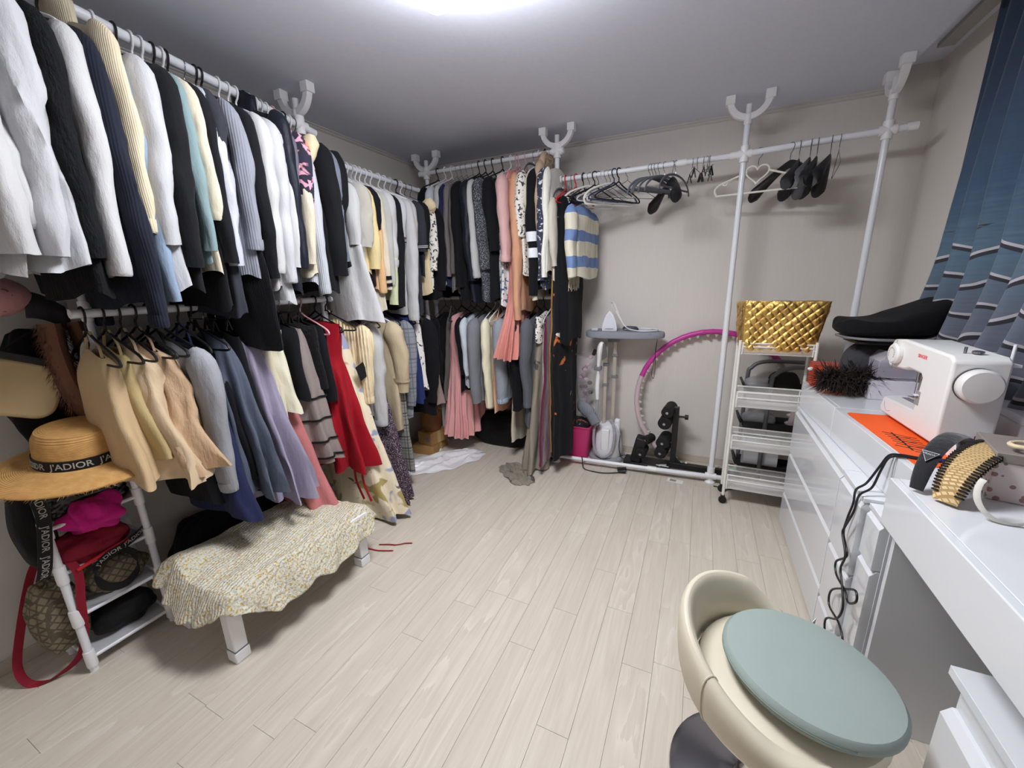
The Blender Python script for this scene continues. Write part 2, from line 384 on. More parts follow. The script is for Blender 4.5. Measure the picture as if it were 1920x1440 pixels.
rel(pd, MB().box(0.545, 0.98, 0.45, 1.0, 0.565, 0.587).build('top_panel', white_gloss, pd, bevel=0.001))
rel(pd, MB().prism([(0.546, 0.565), (0.566, 0.535), (0.59, 0.535), (0.59, 0.565)], 0.45, 1.0, 'y').build('grip_rail', white_gloss, pd, smooth=False))
for z0, z1 in ((0.265, 0.487), (0.02, 0.262)): rel(pd, drawer(pd, 0.548, 0.452, 0.998, z0, z1))
# sewing machine -------------------------------------------------
sm_mat = mat_plain('sewing_white', (236, 235, 233), 0.28, var=0.008, coat=0.2)
sw = thing('sewing_machine', 'white sewing machine with red lettering, a stitch dial and a round handwheel', 'sewing machine', (0.71, 1.64, 0.8495), R(3))
def bend(poly): return poly
mb = MB()   # C-shaped side profile in (length, height), extruded over the width
prof = [(0.0, 0.012), (0.375, 0.012), (0.385, 0.035), (0.372, 0.075), (0.155, 0.082), (0.145, 0.20), (0.155, 0.212), (0.235, 0.215), (0.262, 0.205), (0.375, 0.196), (0.392, 0.21), (0.395, 0.275), (0.375, 0.303), (0.30, 0.312), (0.02, 0.300), (0.0, 0.285)]
mb.loft([[(x, l, z) for l, z in prof] for x in (0.0, 0.135)])
mb.build('body', sm_mat, sw, bevel=0.010, seg=3)
MB().prism([(0.008, 0.16), (0.125, 0.16), (0.125, 0.365), (0.06, 0.40), (0.008, 0.38)], 0.03, 0.077).build('work_bed', sm_mat, sw, bevel=0.008)
MB().box(0.05, 0.12, 0.20, 0.355, 0.0772, 0.0785).build('needle_plate', chrome, sw, bevel=0.0005)
mb = MB(); mb.lathe([(0.037, 0.0), (0.039, 0.004), (0.039, 0.014), (0.033, 0.020), (0.012, 0.0215)], 28); mb.xf(Matrix.Translation((-0.0, 0.325, 0.255)) @ Matrix.Rotation(R(-90), 4, 'Y'))
dl = mb.build('stitch_dial', sm_mat, sw)
mb = MB()
for k in range(11):
    a = R(-120+k*24); mb.box(-0.0222, -0.0214, 0.325+0.021*math.sin(a)-0.0006, 0.325+0.021*math.sin(a)+0.0006, 0.255+0.021*math.cos(a)-0.003, 0.255+0.021*math.cos(a)+0.003)
mb.build('dial_marks', mat_plain('mark_grey', (120, 122, 130), 0.6), dl)
MB().box(-0.0006, 0.001, 0.352, 0.3545, 0.19, 0.302).build('face_plate_seam', grey_plastic, sw)
MB().lathe([(0.006, 0), (0.006, 0.001)], 14).xf(Matrix.Translation((-0.0003, 0.372, 0.272)) @ Matrix.Rotation(R(-90), 4, 'Y')).build('emblem', mat_plain('red_print', (214, 60, 66), 0.5, var=0), sw)
mb = MB(); mb.lathe([(0.050, 0.0), (0.052, 0.003), (0.052, 0.022), (0.046, 0.029), (0.0, 0.031)], 36); mb.xf(Matrix.Translation((0.062, -0.004, 0.215)) @ Matrix.Rotation(R(90), 4, 'X'))
mb.build('handwheel', sm_mat, sw)
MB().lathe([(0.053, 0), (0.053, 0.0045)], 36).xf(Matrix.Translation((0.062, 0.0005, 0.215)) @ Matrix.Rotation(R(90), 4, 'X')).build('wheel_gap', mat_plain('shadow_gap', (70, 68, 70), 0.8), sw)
vs, fs = text_geo('SINGER', 0.017); mb = MB(); mb.add(vs, fs); mb.xf(Matrix.Translation((-0.0004, 0.165, 0.27)) @ Matrix(((0, 0, -1, 0), (-1, 0, 0, 0), (0, 1, 0, 0), (0, 0, 0, 1))))
mb.build('lettering', mat_plain('red_print2', (226, 84, 92), 0.5, var=0), sw, smooth=False)
mb = MB(); mb.box(-0.0005, 0.004, 0.128, 0.158, 0.105, 0.155); mb.build('buttonhole_slot', mat_plain('slot_grey', (150, 150, 148), 0.6), sw, bevel=0.002)
MB().box(-0.010, 0.012, 0.135, 0.150, 0.138, 0.143).build('lever', sm_mat, sw, bevel=0.001)
mb = MB(); mb.tube([(0.065, 0.31, 0.20), (0.065, 0.31, 0.15)], 0.005, 10); mb.build('needle_bar', chrome, sw)
mb = MB(); mb.tube([(0.065, 0.31, 0.15), (0.065, 0.31, 0.09)], 0.0012, 6); mb.build('needle', chrome, sw)
MB().box(0.055, 0.08, 0.293, 0.327, 0.088, 0.093).tube([(0.075, 0.31, 0.20), (0.075, 0.31, 0.093)], 0.004, 8).build('presser_foot', chrome, sw)
mb = MB(); mb.tube([(0.05, 0.06, 0.30), (0.05, 0.06, 0.322)], 0.004, 10); mb.lathe([(0.014, 0.304), (0.014, 0.311), (0.008, 0.313)], 18, (0.075, 0.05, 0)); mb.build('bobbin_winder', wire_metal, sw)
mb = MB(); mb.box(0.135, 0.168, 0.03, 0.075, 0.268, 0.276); mb.tube([(0.148, 0.042, 0.276), (0.148, 0.042, 0.335)], 0.004, 10).tube([(0.160, 0.062, 0.276), (0.160, 0.062, 0.332)], 0.004, 10); mb.build('spool_pins', white_plastic, sw)
MB().tube(smooth_path([(-0.0012, 0.35, 0.06), (-0.0012, 0.345, 0.042), (-0.0012, 0.325, 0.030), (-0.0012, 0.30, 0.036)], 5), 0.0006, 6).build('thread', mat_plain('lilac_thread', (168, 150, 205), 0.7), sw)
MB().box(0.09, 0.12, -0.004, 0.004, 0.022, 0.055).build('socket', black_plastic, sw, bevel=0.001)
# orange mat with black brush lettering
om = thing('orange_mat', 'thin orange mat with black brush lettering under the sewing machine', 'mat', (0.71, 1.78, 0.846))
mb = MB(); mb.prism(rrect(-0.115, 0.16, -0.29, 0.22, 0.012), 0, 0.0025); mb.xf(Matrix.Rotation(R(4), 4, 'Z')); mb.build('sheet', mat_plain('orange_felt', (242, 96, 36), 0.7, bump=0.1, bscale=300), om)
mb = MB(); rg = random.Random(5)
for k in range(7):
    y = -0.02-k*0.022; a = (-0.085+rg.uniform(-.006, .006), y+0.014); b = (-0.005, y-0.028)
    mb.box(0, 1, -0.0016, 0.0016, 0.0026, 0.0032); st = len(mb.v)-8
    d = Vector((b[0]-a[0], b[1]-a[1], 0)); M4 = Matrix.Translation((a[0], a[1], 0)) @ Matrix.Rotation(math.atan2(d.y, d.x), 4, 'Z') @ Matrix.Diagonal((d.length, 1.2, 1, 1)); mb.xf(M4, st)
    if k % 2 == 0:
        mb.box(-0.055, -0.02, y-0.03, y-0.0275, 0.0026, 0.0032)
        mb.box(-0.06, -0.058+.003, y-0.022, y+0.016, 0.0026, 0.0032)
mb.build('brush_lettering', mat_plain('ink_black', (14, 13, 14), 0.6), om, smooth=False)
# pen, tray, cables
pn = thing('pen', 'dark blue ballpoint pen lying by the orange mat', 'pen', (0.655, 1.535, 0.8535), R(-14))
MB().tube([(0, 0, 0), (0.12, 0, 0)], [0.0045, 0.0045], 10).build('barrel', mat_plain('pen_blue', (40, 44, 130), 0.25, coat=0.4), pn)
MB().tube([(-0.018, 0, 0), (0, 0, 0)], [0.0012, 0.0043], 10).build('tip', chrome, pn)
MB().box(0.07, 0.115, -0.001, 0.001, 0.0045, 0.0065).build('clip', chrome, pn)
ty = thing('small_tray', 'small white open tray in front of the sewing machine', 'tray', (0.80, 1.575, 0.846), R(-8))
mb = MB(); mb.box(-0.07, 0.07, -0.035, 0.035, 0.0, 0.004)
for a in ((-0.075, -0.07, -0.04, 0.04), (0.07, 0.075, -0.04, 0.04), (-0.07, 0.07, -0.04, -0.035), (-0.07, 0.07, 0.035, 0.04)): mb.box(*a, 0.0, 0.05)
mb.build('shell', white_plastic, ty, bevel=0.002)
MB().lathe([(0.016, 0), (0.018, 0.03), (0.0, 0.034)], 14, (-0.04, 0, 0.0045)).build('bobbin', grey_plastic, ty)
MB().tube(arc((0.02, 0, 0.046), 0.03, 0, 180, 8), 0.0015, 6).build('pins', black_metal, ty)
cable_mat = mat_plain('cable_black', (26, 26, 28), 0.45)
def cable(name, label, pts, r=0.0035, mat=cable_mat, n=8, cat='cable'):
    return tag(MB().tube(smooth_path(pts, n), r, 8).build(name, mat), label, cat)
cable('power_cable', 'black cable hanging from the desk in a loose loop, left strand', [(0.74, 1.56, 0.851), (0.66, 1.535, 0.851), (0.60, 1.545, 0.851), (0.576, 1.55, 0.842), (0.562, 1.555, 0.80), (0.54, 1.56, 0.735), (0.512, 1.545, 0.712), (0.507, 1.53, 0.67), (0.506, 1.55, 0.60), (0.506, 1.555, 0.54), (0.505, 1.49, 0.50), (0.505, 1.566, 0.42), (0.505, 1.54, 0.385), (0.504, 1.45, 0.395), (0.503, 1.405, 0.385), (0.503, 1.355, 0.43), (0.503, 1.37, 0.455), (0.504, 1.43, 0.415), (0.505, 1.555, 0.31), (0.505, 1.55, 0.25), (0.504, 1.44, 0.27), (0.503, 1.385, 0.24), (0.50, 1.42, 0.12), (0.48, 1.38, 0.012), (0.44, 1.30, 0.0045)])
cable('power_cable', 'black cable hanging from the desk, right strand crossing the other', [(0.74, 1.548, 0.851), (0.67, 1.522, 0.851), (0.61, 1.528, 0.851), (0.574, 1.535, 0.842), (0.558, 1.53, 0.80), (0.545, 1.53, 0.735), (0.511, 1.51, 0.71), (0.499, 1.49, 0.66), (0.499, 1.535, 0.575), (0.499, 1.54, 0.545), (0.499, 1.485, 0.50), (0.499, 1.50, 0.44), (0.499, 1.46, 0.40), (0.498, 1.42, 0.35), (0.499, 1.45, 0.28), (0.499, 1.54, 0.19), (0.498, 1.48, 0.10), (0.47, 1.45, 0.012), (0.42, 1.36, 0.0045)])
# headbands --------------------------------------------------------
def headband(name, label, a, b, h, w, th, mat, n=26, lean=(0, 0, 0), group='headbands on the desk'):
    """arch from foot a over the apex towards foot b; w = band width"""
    a, b = Vector(a), Vector(b); d = (b-a); side = Vector((-d.y, d.x, 0)).normalized(); lean = Vector(lean)
    root = thing(name, label, 'headband', (a+b)/2, group=group); c = (a+b)/2; path = []
    for i in range(n+1):
        t = PI*i/n; k = max(0.0, math.sin(t))**0.8
        path.append(-d/2*math.cos(t)*(1+0.12*math.sin(t)) + Vector((0, 0, h*k)) + lean*k)
    rings = []
    for i, p in enumerate(path):
        tg = (path[min(i+1, n)]-path[max(i-1, 0)]).normalized(); nr = side.cross(tg).normalized(); ww = w*(0.62+0.38*max(0.0, math.sin(PI*i/n))**0.6)
        rings.append([p + side*(ww/2)*math.cos(q) + nr*(th/2)*math.sin(q)*(1.2 if math.sin(q) > 0 else 0.8) for q in [2*PI*k/14 for k in range(14)]])
    rings = [[p+Vector((0, 0, th/2+0.001)) for p in rg] for rg in rings]
    MB().loft(rings).build('band', mat, root)
    return root, path, side, rings
hb, path, side, rings = headband('headband', 'wide padded black velvet headband with a triangular metal badge', (0.545, 1.285, 0.846), (0.69, 1.44, 0.846), 0.115, 0.045, 0.014, fabric('black_velvet', (26, 27, 33), 0.85, sheen=0.5), lean=(0.03, 0.05, 0))
def badge_frame(i, path, side):
    p = path[i]; tg = (path[i+1]-path[i-1]).normalized(); nr = side.cross(tg).normalized(); return p, tg, nr
p, tg, nr = badge_frame(5, path, side)
if nr.x > 0: nr = -nr
mb = MB(); tri = [(-0.018, 0.016), (0.018, 0.016), (0, -0.016)]
def on_band(q, off): return p + Vector((0, 0, 0.008)) + side*q[0]*1.0 + tg*q[1] + nr*off
for off0, off1, sc, mt, nm in ((0.006, 0.0105, 1.0, wire_metal, 'badge_rim'), (0.009, 0.0112, 0.86, mat_plain('enamel_black', (26, 28, 26), 0.3), 'badge_plate')):
    m2 = MB(); m2.loft([[on_band((x*sc, y*sc), o) for x, y in tri] for o in (off0, off1)]); m2.build(nm, mt, hb, smooth=False)
vs, fs = text_geo('PRADA', 0.0075); m2 = MB(); m2.add([on_band((-v.x, v.y+0.007), 0.0115+v.z) for v in vs], fs); m2.build('badge_lettering', wire_metal, hb, smooth=False)
def mat_straw(name, c1=(226, 200, 150), c2=(168, 134, 84), sc=70):
    t = NT(name); v = t.mapping((1, 1, 1), rot=(0.6, 0.5, 0.78)); br = t.n('TexBrick', {'Vector': v, 'Scale': sc, 'Mortar Size': 0.06, 'Color1': srgb(*c1), 'Color2': srgb(*[int(x*0.9) for x in c1]), 'Mortar': srgb(*c2)})
    t.set(Base_Color=br.outputs[0], Roughness=0.75); t.bump(br.outputs[1], 0.8, -0.003); return t.m
hb2, path, side, rings = headband('headband', 'wide woven straw headband whipstitched with black cord along both edges', (0.58, 1.235, 0.846), (0.775, 1.415, 0.846), 0.11, 0.075, 0.010, mat_straw('woven_straw', sc=46), lean=(0.03, 0.045, 0))
cord = mat_plain('black_cord', (22, 20, 20), 0.8)
for sgn in (-1, 1):
    mb = MB()
    for i in range(1, len(rings)-1):
        for f in (0.0, 0.5):
            c0 = (path[i]*(1-f)+path[i+1]*f) if i+1 < len(path) else path[i]
            tg = (path[min(i+1, len(path)-1)]-path[i-1]).normalized(); nr = side.cross(tg).normalized(); ww = 0.075*(0.62+0.38*max(0.0, math.sin(PI*(i+f)/26))**0.6)/2
            ed = c0 + Vector((0, 0, 0.006)) + side*sgn*ww
            mb.tube([ed + nr*0.007 - side*sgn*0.014, ed + nr*0.005 + side*sgn*0.001, ed - nr*0.005, ed - nr*0.006 - side*sgn*0.012], 0.0024, 5)
    mb.build('whipstitch', cord, hb2)
hb3 = thing('headband', 'thin clear white plastic hair hoop standing against the grey box', 'headband', (0.665, 1.205, 0.846), group='headbands on the desk')
mb = MB(); pts = [(0.052*math.cos(R(a))*1.05, -0.01+0.018*math.sin(R(a)), 0.058+0.056*math.sin(R(a))) for a in range(-215, 36, 10)]
mb.tube(pts, 0.0045, 8, ell=(0.5, 1.5)); mb.build('hoop', mat_plain('milky_plastic', (228, 226, 218), 0.2, var=0, alpha=0.85), hb3)
# dotted grey box with scissors
bx = thing('storage_box', 'grey lidded box with pink and grey dots behind the headbands', 'box', (0.735, 1.30, 0.846), R(-12))
tdot = NT('dotted_card'); vo = tdot.n('TexVoronoi', {'Vector': tdot.mapping((1, 1, 1)), 'Scale': 52.0, 'Randomness': 0.75})
dm = tdot.math('LESS_THAN', vo.outputs['Distance'], 0.33)
tdot.set(Base_Color=tdot.mix(dm, srgb(214, 202, 200), tdot.mix(tdot.noise(9), srgb(176, 120, 110), srgb(110, 108, 112))), Roughness=0.5)
MB().box(-0.05, 0.24, 0.0, 0.16, 0.0, 0.10).build('body', tdot.m, bx, bevel=0.002)
MB().box(-0.053, 0.243, -0.003, 0.163, 0.1005, 0.125).build('lid', mat_plain('taupe_card', (140, 132, 126), 0.6), bx, bevel=0.002)
sc_ = thing('scissors', 'cream-handled scissors resting on the grey dotted box', 'scissors', (0.785, 1.32, 0.978), R(20))
cream_p = mat_plain('cream_plastic', (228, 210, 176), 0.4)
for s in (-1, 1):
    mb = MB(); mb.tube([(0.034*math.cos(R(a))-0.035, s*(0.026+0.021*math.sin(R(a))), 0.006+0.004*s) for a in range(0, 360, 24)], 0.0052, 8, closed=True); mb.tube([(-0.004, s*0.018, 0.006), (0.03, 0.0, 0.006)], 0.005, 8); mb.build('handle', cream_p, sc_)
    MB().prism([(0.025, -0.006), (0.13, -0.002*s), (0.13, 0.0), (0.03, 0.006)], 0.003+0.002*s, 0.0048+0.002*s).build('blade', chrome, sc_)
MB().lathe([(0.005, 0), (0.005, 0.012)], 12, (0.03, 0, 0)).build('screw', wire_metal, sc_)
# boxes further back by the curtain
wb = thing('storage_box', 'white lidded plastic case at the right edge behind the sewing machine', 'box', (0.90, 1.66, 0.846), R(-6))
MB().box(0.0, 0.14, 0.0, 0.24, 0.0, 0.10).build('body', white_plastic, wb, bevel=0.004)
MB().box(-0.003, 0.143, -0.003, 0.243, 0.1005, 0.125).build('lid', white_plastic, wb, bevel=0.004)
MB().box(0.02, 0.12, -0.0015, -0.0002, 0.03, 0.075).build('window', mat_plain('case_window', (120, 118, 120), 0.2), wb)
cb = thing('clear_box', 'small clear plastic box with pink contents behind the handwheel', 'box', (0.90, 1.94, 0.846))
mb = MB(); mb.box(0, 0.12, 0, 0.12, 0, 0.003)
for a in ((0, 0.003, 0, 0.12), (0.117, 0.12, 0, 0.12), (0.003, 0.117, 0, 0.003), (0.003, 0.117, 0.117, 0.12)): mb.box(*a, 0, 0.14)
mb.build('shell', mat_plain('pink_clear', (226, 206, 222), 0.1, var=0, alpha=0.5), cb)
MB().sphere((0.04, 0.05, 0.03), 0.026).build('spool', mat_plain('pink_spool', (214, 110, 150), 0.6), cb); MB().sphere((0.08, 0.06, 0.025), 0.022).build('spool', mat_plain('lilac_spool', (190, 160, 200), 0.6), cb)
# lilac-white carton and clear organiser behind the machine head
ca = thing('carton', 'white carton with an open flap under the clear organiser', 'box', (0.725, 2.26, 0.8465), R(4))
mb = MB(); mb.box(0, 0.26, 0, 0.003, 0, 0.085).box(0, 0.26, 0.157, 0.16, 0, 0.085).box(0, 0.003, 0.003, 0.157, 0, 0.085).box(0.257, 0.26, 0.003, 0.157, 0, 0.085).box(0.003, 0.257, 0.003, 0.157, 0, 0.003)
card = mat_plain('white_card', (232, 228, 238), 0.6)
mb.build('body', card, ca); MB().box(0.0, 0.26, 0.0, 0.16, 0.0852, 0.088, Matrix.Rotation(R(3), 3, 'X')).build('lid', card, ca)
MB().box(-0.062, 0.0, 0.03, 0.15, 0.083, 0.085, Matrix.Rotation(R(-24), 3, 'Y'), (0, 0.08, 0.085)).build('flap', mat_plain('grey_card', (150, 146, 150), 0.7), ca)
og = thing('clear_organiser', 'clear plastic organiser box with red and dark trinkets on the white carton', 'box', (0.745, 2.275, 0.944), R(4))
MB().prism([(0.0, 0.0), (0.16, 0.0), (0.16, 0.075), (0.13, 0.115), (0.035, 0.115), (0.0, 0.075)], 0.0, 0.13, 'y').build('shell', mat_plain('clear_hard', (214, 212, 226), 0.06, var=0, alpha=0.5), og, bevel=0.002)
MB().box(0.003, 0.157, 0.003, 0.127, 0.054, 0.056).build('shelf', clear_plastic, og)
rg = random.Random(8)
for k in range(9):
    c = [(170, 60, 60), (196, 150, 130), (60, 56, 66), (200, 190, 190)][k % 4]
    MB().sphere((0.03+0.1*rg.random(), 0.02+0.09*rg.random(), 0.018+(0.053 if k % 2 else 0)), 0.019, 8, 6, (1.5, 1, 0.8)).build('trinket', mat_plain('trinket_%d' % (k % 4), c, 0.5), og)
# orange carton and feather duster
oc = thing('orange_carton', 'long orange-red carton at the far end of the white chests', 'box', (0.545, 2.44, 0.8465), R(-3))
om2 = mat_plain('orange_card', (196, 74, 40), 0.5)
MB().box(0, 0.22, 0, 0.115, 0, 0.105).build('body', om2, oc, bevel=0.002); MB().box(-0.002, 0.222, -0.002, 0.117, 0.1055, 0.112).build('lid', mat_plain('orange_card_dark', (170, 60, 36), 0.5), oc, bevel=0.001)
MB().sphere((-0.006, 0.03, 0.085), 0.014, 10, 7, (1.0, 0.8, 0.7)).build('tassel', white_plastic, oc)
fd = thing('feather_duster', 'dark brown ostrich feather duster lying on the far end of the chest', 'duster', (0.575, 2.30, 0.8465))
fm = mat_plain('feather_brown', (46, 38, 36), 0.95)
MB().tube([(0.06, 0.01, 0.03), (0.30, 0.05, 0.02)], 0.008, 8).build('handle', mat_plain('duster_wood', (120, 96, 60), 0.5), fd)
rg = random.Random(4); mb = MB()
for k in range(1500):
    t = rg.random(); c = Vector((-0.01+0.20*t, -0.005+0.03*t, 0.055+0.035*rg.random())); d = Vector((rg.gauss(-0.25, 0.6), rg.gauss(0, 0.7), rg.gauss(0.1, 0.65))).normalized(); L = rg.uniform(0.06, 0.115)
    sd = d.cross(Vector((rg.random(), rg.random(), rg.random()))).normalized(); w = rg.uniform(0.0015, 0.0032); tip = c+d*L+Vector((0, 0, -0.035*rg.random()))
    pts = [c, c+d*L*0.55+sd*0.004, tip]
    for p in pts: p.z = max(p.z, 0.003)
    a, b, e = pts
    mb.add([a-sd*w*0.6, a+sd*w*0.6, b+sd*w, e, b-sd*w], [(0, 1, 2, 4), (4, 2, 3)])
fo = mb.build('feathers', fm, fd, smooth=False); fo['kind'] = 'stuff'
# black posture seat with raised back, on a dark grey bag
ps = thing('posture_seat', 'black padded floor seat with a raised curved back beside the curtain', 'seat cushion', (0.79, 2.42, 1.085), R(4))
def seat_ring(u, z0, lift, grow):
    x = -0.20+0.41*u; e = max(0.03, 1-abs(2*u-1)**3.2)**0.5; zt = 0.130-0.02*math.sin(PI*min(1, u/0.55))+0.115*max(0, (u-0.42)/0.58)**1.35 - 0.10*max(0, (u-0.84)/0.16)**2 - 0.05*max(0, (0.12-u)/0.12)**2
    zb = z0+lift*max(0, (u-0.75)/0.25)**2 + 0.03*max(0, (0.12-u)/0.12)**2; hw_ = 0.155*e*grow; ring = []
    for k in range(22):
        a = 2*PI*k/22; c, sn = math.cos(a), math.sin(a); ring.append(Vector((x, hw_*math.copysign(abs(c)**0.7, c), (zt+zb)/2+(zt-zb)/2*math.copysign(abs(sn)**0.8, sn) + (0.022*abs(c)**3 if sn > 0 else 0))))
    return ring
MB().loft([seat_ring(k/34, 0.035, 0.05, 1.0) for k in range(35)]).build('pad', fabric('seat_black', (12, 13, 17), 0.9), ps, subsurf=1)
mb = MB(); mb.grid(lambda u, v: Vector((-0.17+0.36*u, (-0.14+0.28*v)*max(0.2, 1-abs(2*u-1)**3)**0.5, 0.026+0.05*max(0, (u-0.7)/0.3)**1.7)), 20, 10); mb.build('shell', mat_plain('seat_shell', (120, 120, 124), 0.5), ps, solid=0.010)
MB().prism(rrect(-0.13, 0.15, -0.1, 0.1, 0.03), 0.0, 0.014).build('base', black_plastic, ps, bevel=0.003)
gb = thing('grey_bag', 'dark grey fabric bag slumped on the chest under the black seat', 'bag', (0.80, 2.455, 0.8465))
def blob(rx, ry, h, seed, nx=22, nz=10, flat=0.9):
    rings = []
    for j in range(nz+1):
        t = j/nz; rr = (math.sin(PI*(0.12+0.80*t)))**0.5 if 0 < t < 1 else 0.55
        ring = []
        for k in range(nx):
            a = 2*PI*k/nx; c = math.copysign(abs(math.cos(a))**0.7, math.cos(a)); s = math.copysign(abs(math.sin(a))**0.7, math.sin(a))
            nz_ = 1+0.14*pnoise(c*2+seed, s*2, t*3)
            ring.append(Vector((rx*c*rr*nz_, ry*s*rr*nz_, h*t*(1+0.06*pnoise(c*3, s*3, seed)))))
        rings.append(ring)
    return MB().loft(rings)
blob(0.155, 0.09, 0.235, 2.0).build('body', fabric('bag_grey', (62, 63, 68), 0.9), gb, subsurf=1)
MB().prism([(0.0, 0.10), (0.055, 0.10), (0.045, 0.16), (0.01, 0.15)], -0.097, -0.094, 'y').build('care_label', mat_plain('label_white', (225, 224, 220), 0.7), gb)
MB().tube(smooth_path([(-0.13, -0.07, 0.15), (-0.09, -0.11, 0.10), (-0.02, -0.11, 0.13), (0.06, -0.10, 0.17)], 6), 0.012, 8, ell=(0.3, 1)).build('strap', fabric('strap_black', (26, 26, 30)), gb)
# chair ----------------------------------------------------------
ch = thing('swivel_stool', 'cream faux-leather swivel stool with a wraparound back and chrome disc base', 'stool', (0.235, 1.0, 0.0))
leather = mat_plain('cream_leather', (212, 204, 184), 0.42, var=0.02, bump=0.06, bscale=220)
base_chrome = mat_plain('dark_chrome', (150, 150, 156), 0.2, 1.0, var=0)
MB().lathe([(0.205, 0.0), (0.212, 0.003), (0.210, 0.010), (0.19, 0.016), (0.09, 0.027), (0.045, 0.045), (0.040, 0.055)], 48).build('base', base_chrome, ch)
MB().lathe([(0.036, 0.05), (0.038, 0.06), (0.036, 0.09), (0.030, 0.10), (0.030, 0.27), (0.024, 0.275), (0.024, 0.36)], 28).build('column', chrome, ch)
mb = MB(); mb.tube(arc((0.0, 0, 0.19), 0.145, -100, 100, 18, 'xy'), 0.010, 8); mb.tube([(0.02, -0.145, 0.19), (-0.0, -0.03, 0.20)], 0.009, 8); mb.tube([(0.02, 0.145, 0.19), (0.0, 0.03, 0.20)], 0.009, 8); mb.build('footrest', chrome, ch)
MB().tube([(-0.02, 0.02, 0.345), (-0.10, 0.13, 0.335), (-0.115, 0.155, 0.335)], [0.006, 0.006, 0.010], 8).build('height_lever', black_plastic, ch)
SX = 0.035
MB().lathe([(0.16, 0.355), (0.195, 0.37), (0.205, 0.395), (0.198, 0.418), (0.16, 0.430), (0.0, 0.433)], 44, (SX, 0, 0)).build('seat', leather, ch)
rings = []; nA = 60
for i in range(nA+1):
    a = R(82+205*i/nA); w = max(0.0, math.cos((i/nA-0.36)*PI*0.98)) * min(1.0, 6*i/nA+0.25) * min(1.0, 5*(1-i/nA)+0.2)
    zt = 0.425 + 0.135*w**1.25; zb = 0.345 + 0.012*w; ro = 0.238+0.010*w; th = 0.046+0.012*(1-w)
    ring = []
    for k in range(18):
        q = 2*PI*k/18; cz = math.copysign(abs(math.sin(q))**0.8, math.sin(q)); cr = math.copysign(abs(math.cos(q))**0.9, math.cos(q))
        z = (zt+zb)/2 + (zt-zb)/2*cz; r = ro - th/2 + th/2*cr + 0.018*w*(z-zb)/(zt-zb)
        ring.append(Vector((SX+r*math.cos(a), r*math.sin(a), z)))
    rings.append(ring)
MB().loft(rings).build('backrest', leather, ch, subsurf=1)
for ii in (40,):
    mb = MB(); mb.tube([p + (p-Vector((SX, 0, p.z))).normalized()*0.0004 for p in rings[ii]], 0.0022, 6, closed=True); mb.build('seam', leather, ch)
cu_mat = fabric('sage_green_cotton', (150, 163, 158), 0.9, wb=0.12, var=0.03, wr=6)
cu = thing('round_cushion', 'round sage green seat cushion lying tilted on the cream stool', 'cushion', (0.31, 1.005, 0.455), rot=(R(-4), R(5), 0))
mb = MB(); prof = [(0.0, -0.022), (0.15, -0.022), (0.178, -0.018), (0.187, -0.006), (0.187, 0.006), (0.178, 0.017), (0.15, 0.022), (0.08, 0.0255), (0.0, 0.0265)]
mb.lathe([(max(r, 0.001), z) for r, z in prof], 56); mb.build('cover', cu_mat, cu)
mb = MB(); mb.tube([(0.1875*math.cos(R(a)), 0.1875*math.sin(R(a)), 0.0) for a in range(185, 290, 5)], 0.0015, 6); mb.build('zip', mat_plain('zip_green', (120, 136, 128), 0.6), cu)
MB().box(-0.004, 0.022, -0.0008, 0.0008, -0.004, 0.016, Matrix.Rotation(R(60), 3, 'Z')).xf(Matrix.Translation((0.045, 0.19, 0.0))).build('care_tag', mat_plain('tag_white', (232, 232, 232), 0.7), cu)
# curtain ------------------------------------------------------------
def mat_curtain():
    t = NT('blue_print_curtain'); x, y, z = t.sep()
    n1 = t.noise(1.0, 4, 0.6, vec=t.mapping((4, 4, 60)))
    zz = t.math('ADD', z, t.math('MULTIPLY', t.math('SUBTRACT', n1, 0.5), 0.35))
    col = t.ramp(t.math('DIVIDE', zz, 2.4), [(0.35, srgb(128, 126, 140)), (0.52, srgb(104, 112, 128)), (0.60, srgb(86, 112, 132)), (0.72, srgb(50, 78, 106)), (0.9, srgb(34, 54, 80))])
    col = t.mix(t.math('MULTIPLY', t.noise(1.0, 3, 0.6, vec=t.mapping((3, 3, 160))), 0.35), col, srgb(28, 40, 60))
    wv = t.math('MULTIPLY', t.math('SINE', t.math('MULTIPLY', y, 26.0)), 0.028)
    fr = t.math('FRACT', t.math('ADD', t.math('DIVIDE', t.math('ADD', z, wv), 0.115), t.math('MULTIPLY', t.noise(3), 0.5)))
    low = t.math('LESS_THAN', t.math('ADD', z, t.math('MULTIPLY', n1, 0.12)), 1.62)
    dk_ = t.math('MULTIPLY', t.math('LESS_THAN', fr, 0.13), low); lt = t.math('MULTIPLY', t.math('LESS_THAN', t.math('ABSOLUTE', t.math('SUBTRACT', fr, 0.17)), 0.045), low)
    col = t.mix(dk_, col, srgb(38, 36, 46)); col = t.mix(t.math('MULTIPLY', lt, 0.8), col, srgb(196, 190, 196))
    t.set(Base_Color=col, Roughness=0.75, Sheen_Weight=0.2); t.bump(t.noise(400), 0.1, 0.001); return t.m
ct = thing('curtain', 'long dark blue pleated curtain with wavy line print near the hem', 'curtain', (0, 0, 0))
def cur_pt(u, v):
    z = 2.46 - v*1.56
    ylo = 2.56 + 0.02*math.sin(v*5) + (0.28*max(0, (v-0.62)/0.38)**1.6); y = ylo + u*(0.30-ylo)
    amp = 0.018+0.028*v
    x = 0.985 + amp*math.sin(u*2*PI*17 + 1.2*v*math.sin(u*9)) + 0.012*math.sin(u*23+v*4) - 0.025*v
    return Vector((x, y, z))
mb = MB(); mb.grid(cur_pt, 300, 26); mb.build('cloth', mat_curtain(), ct, solid=0.002)
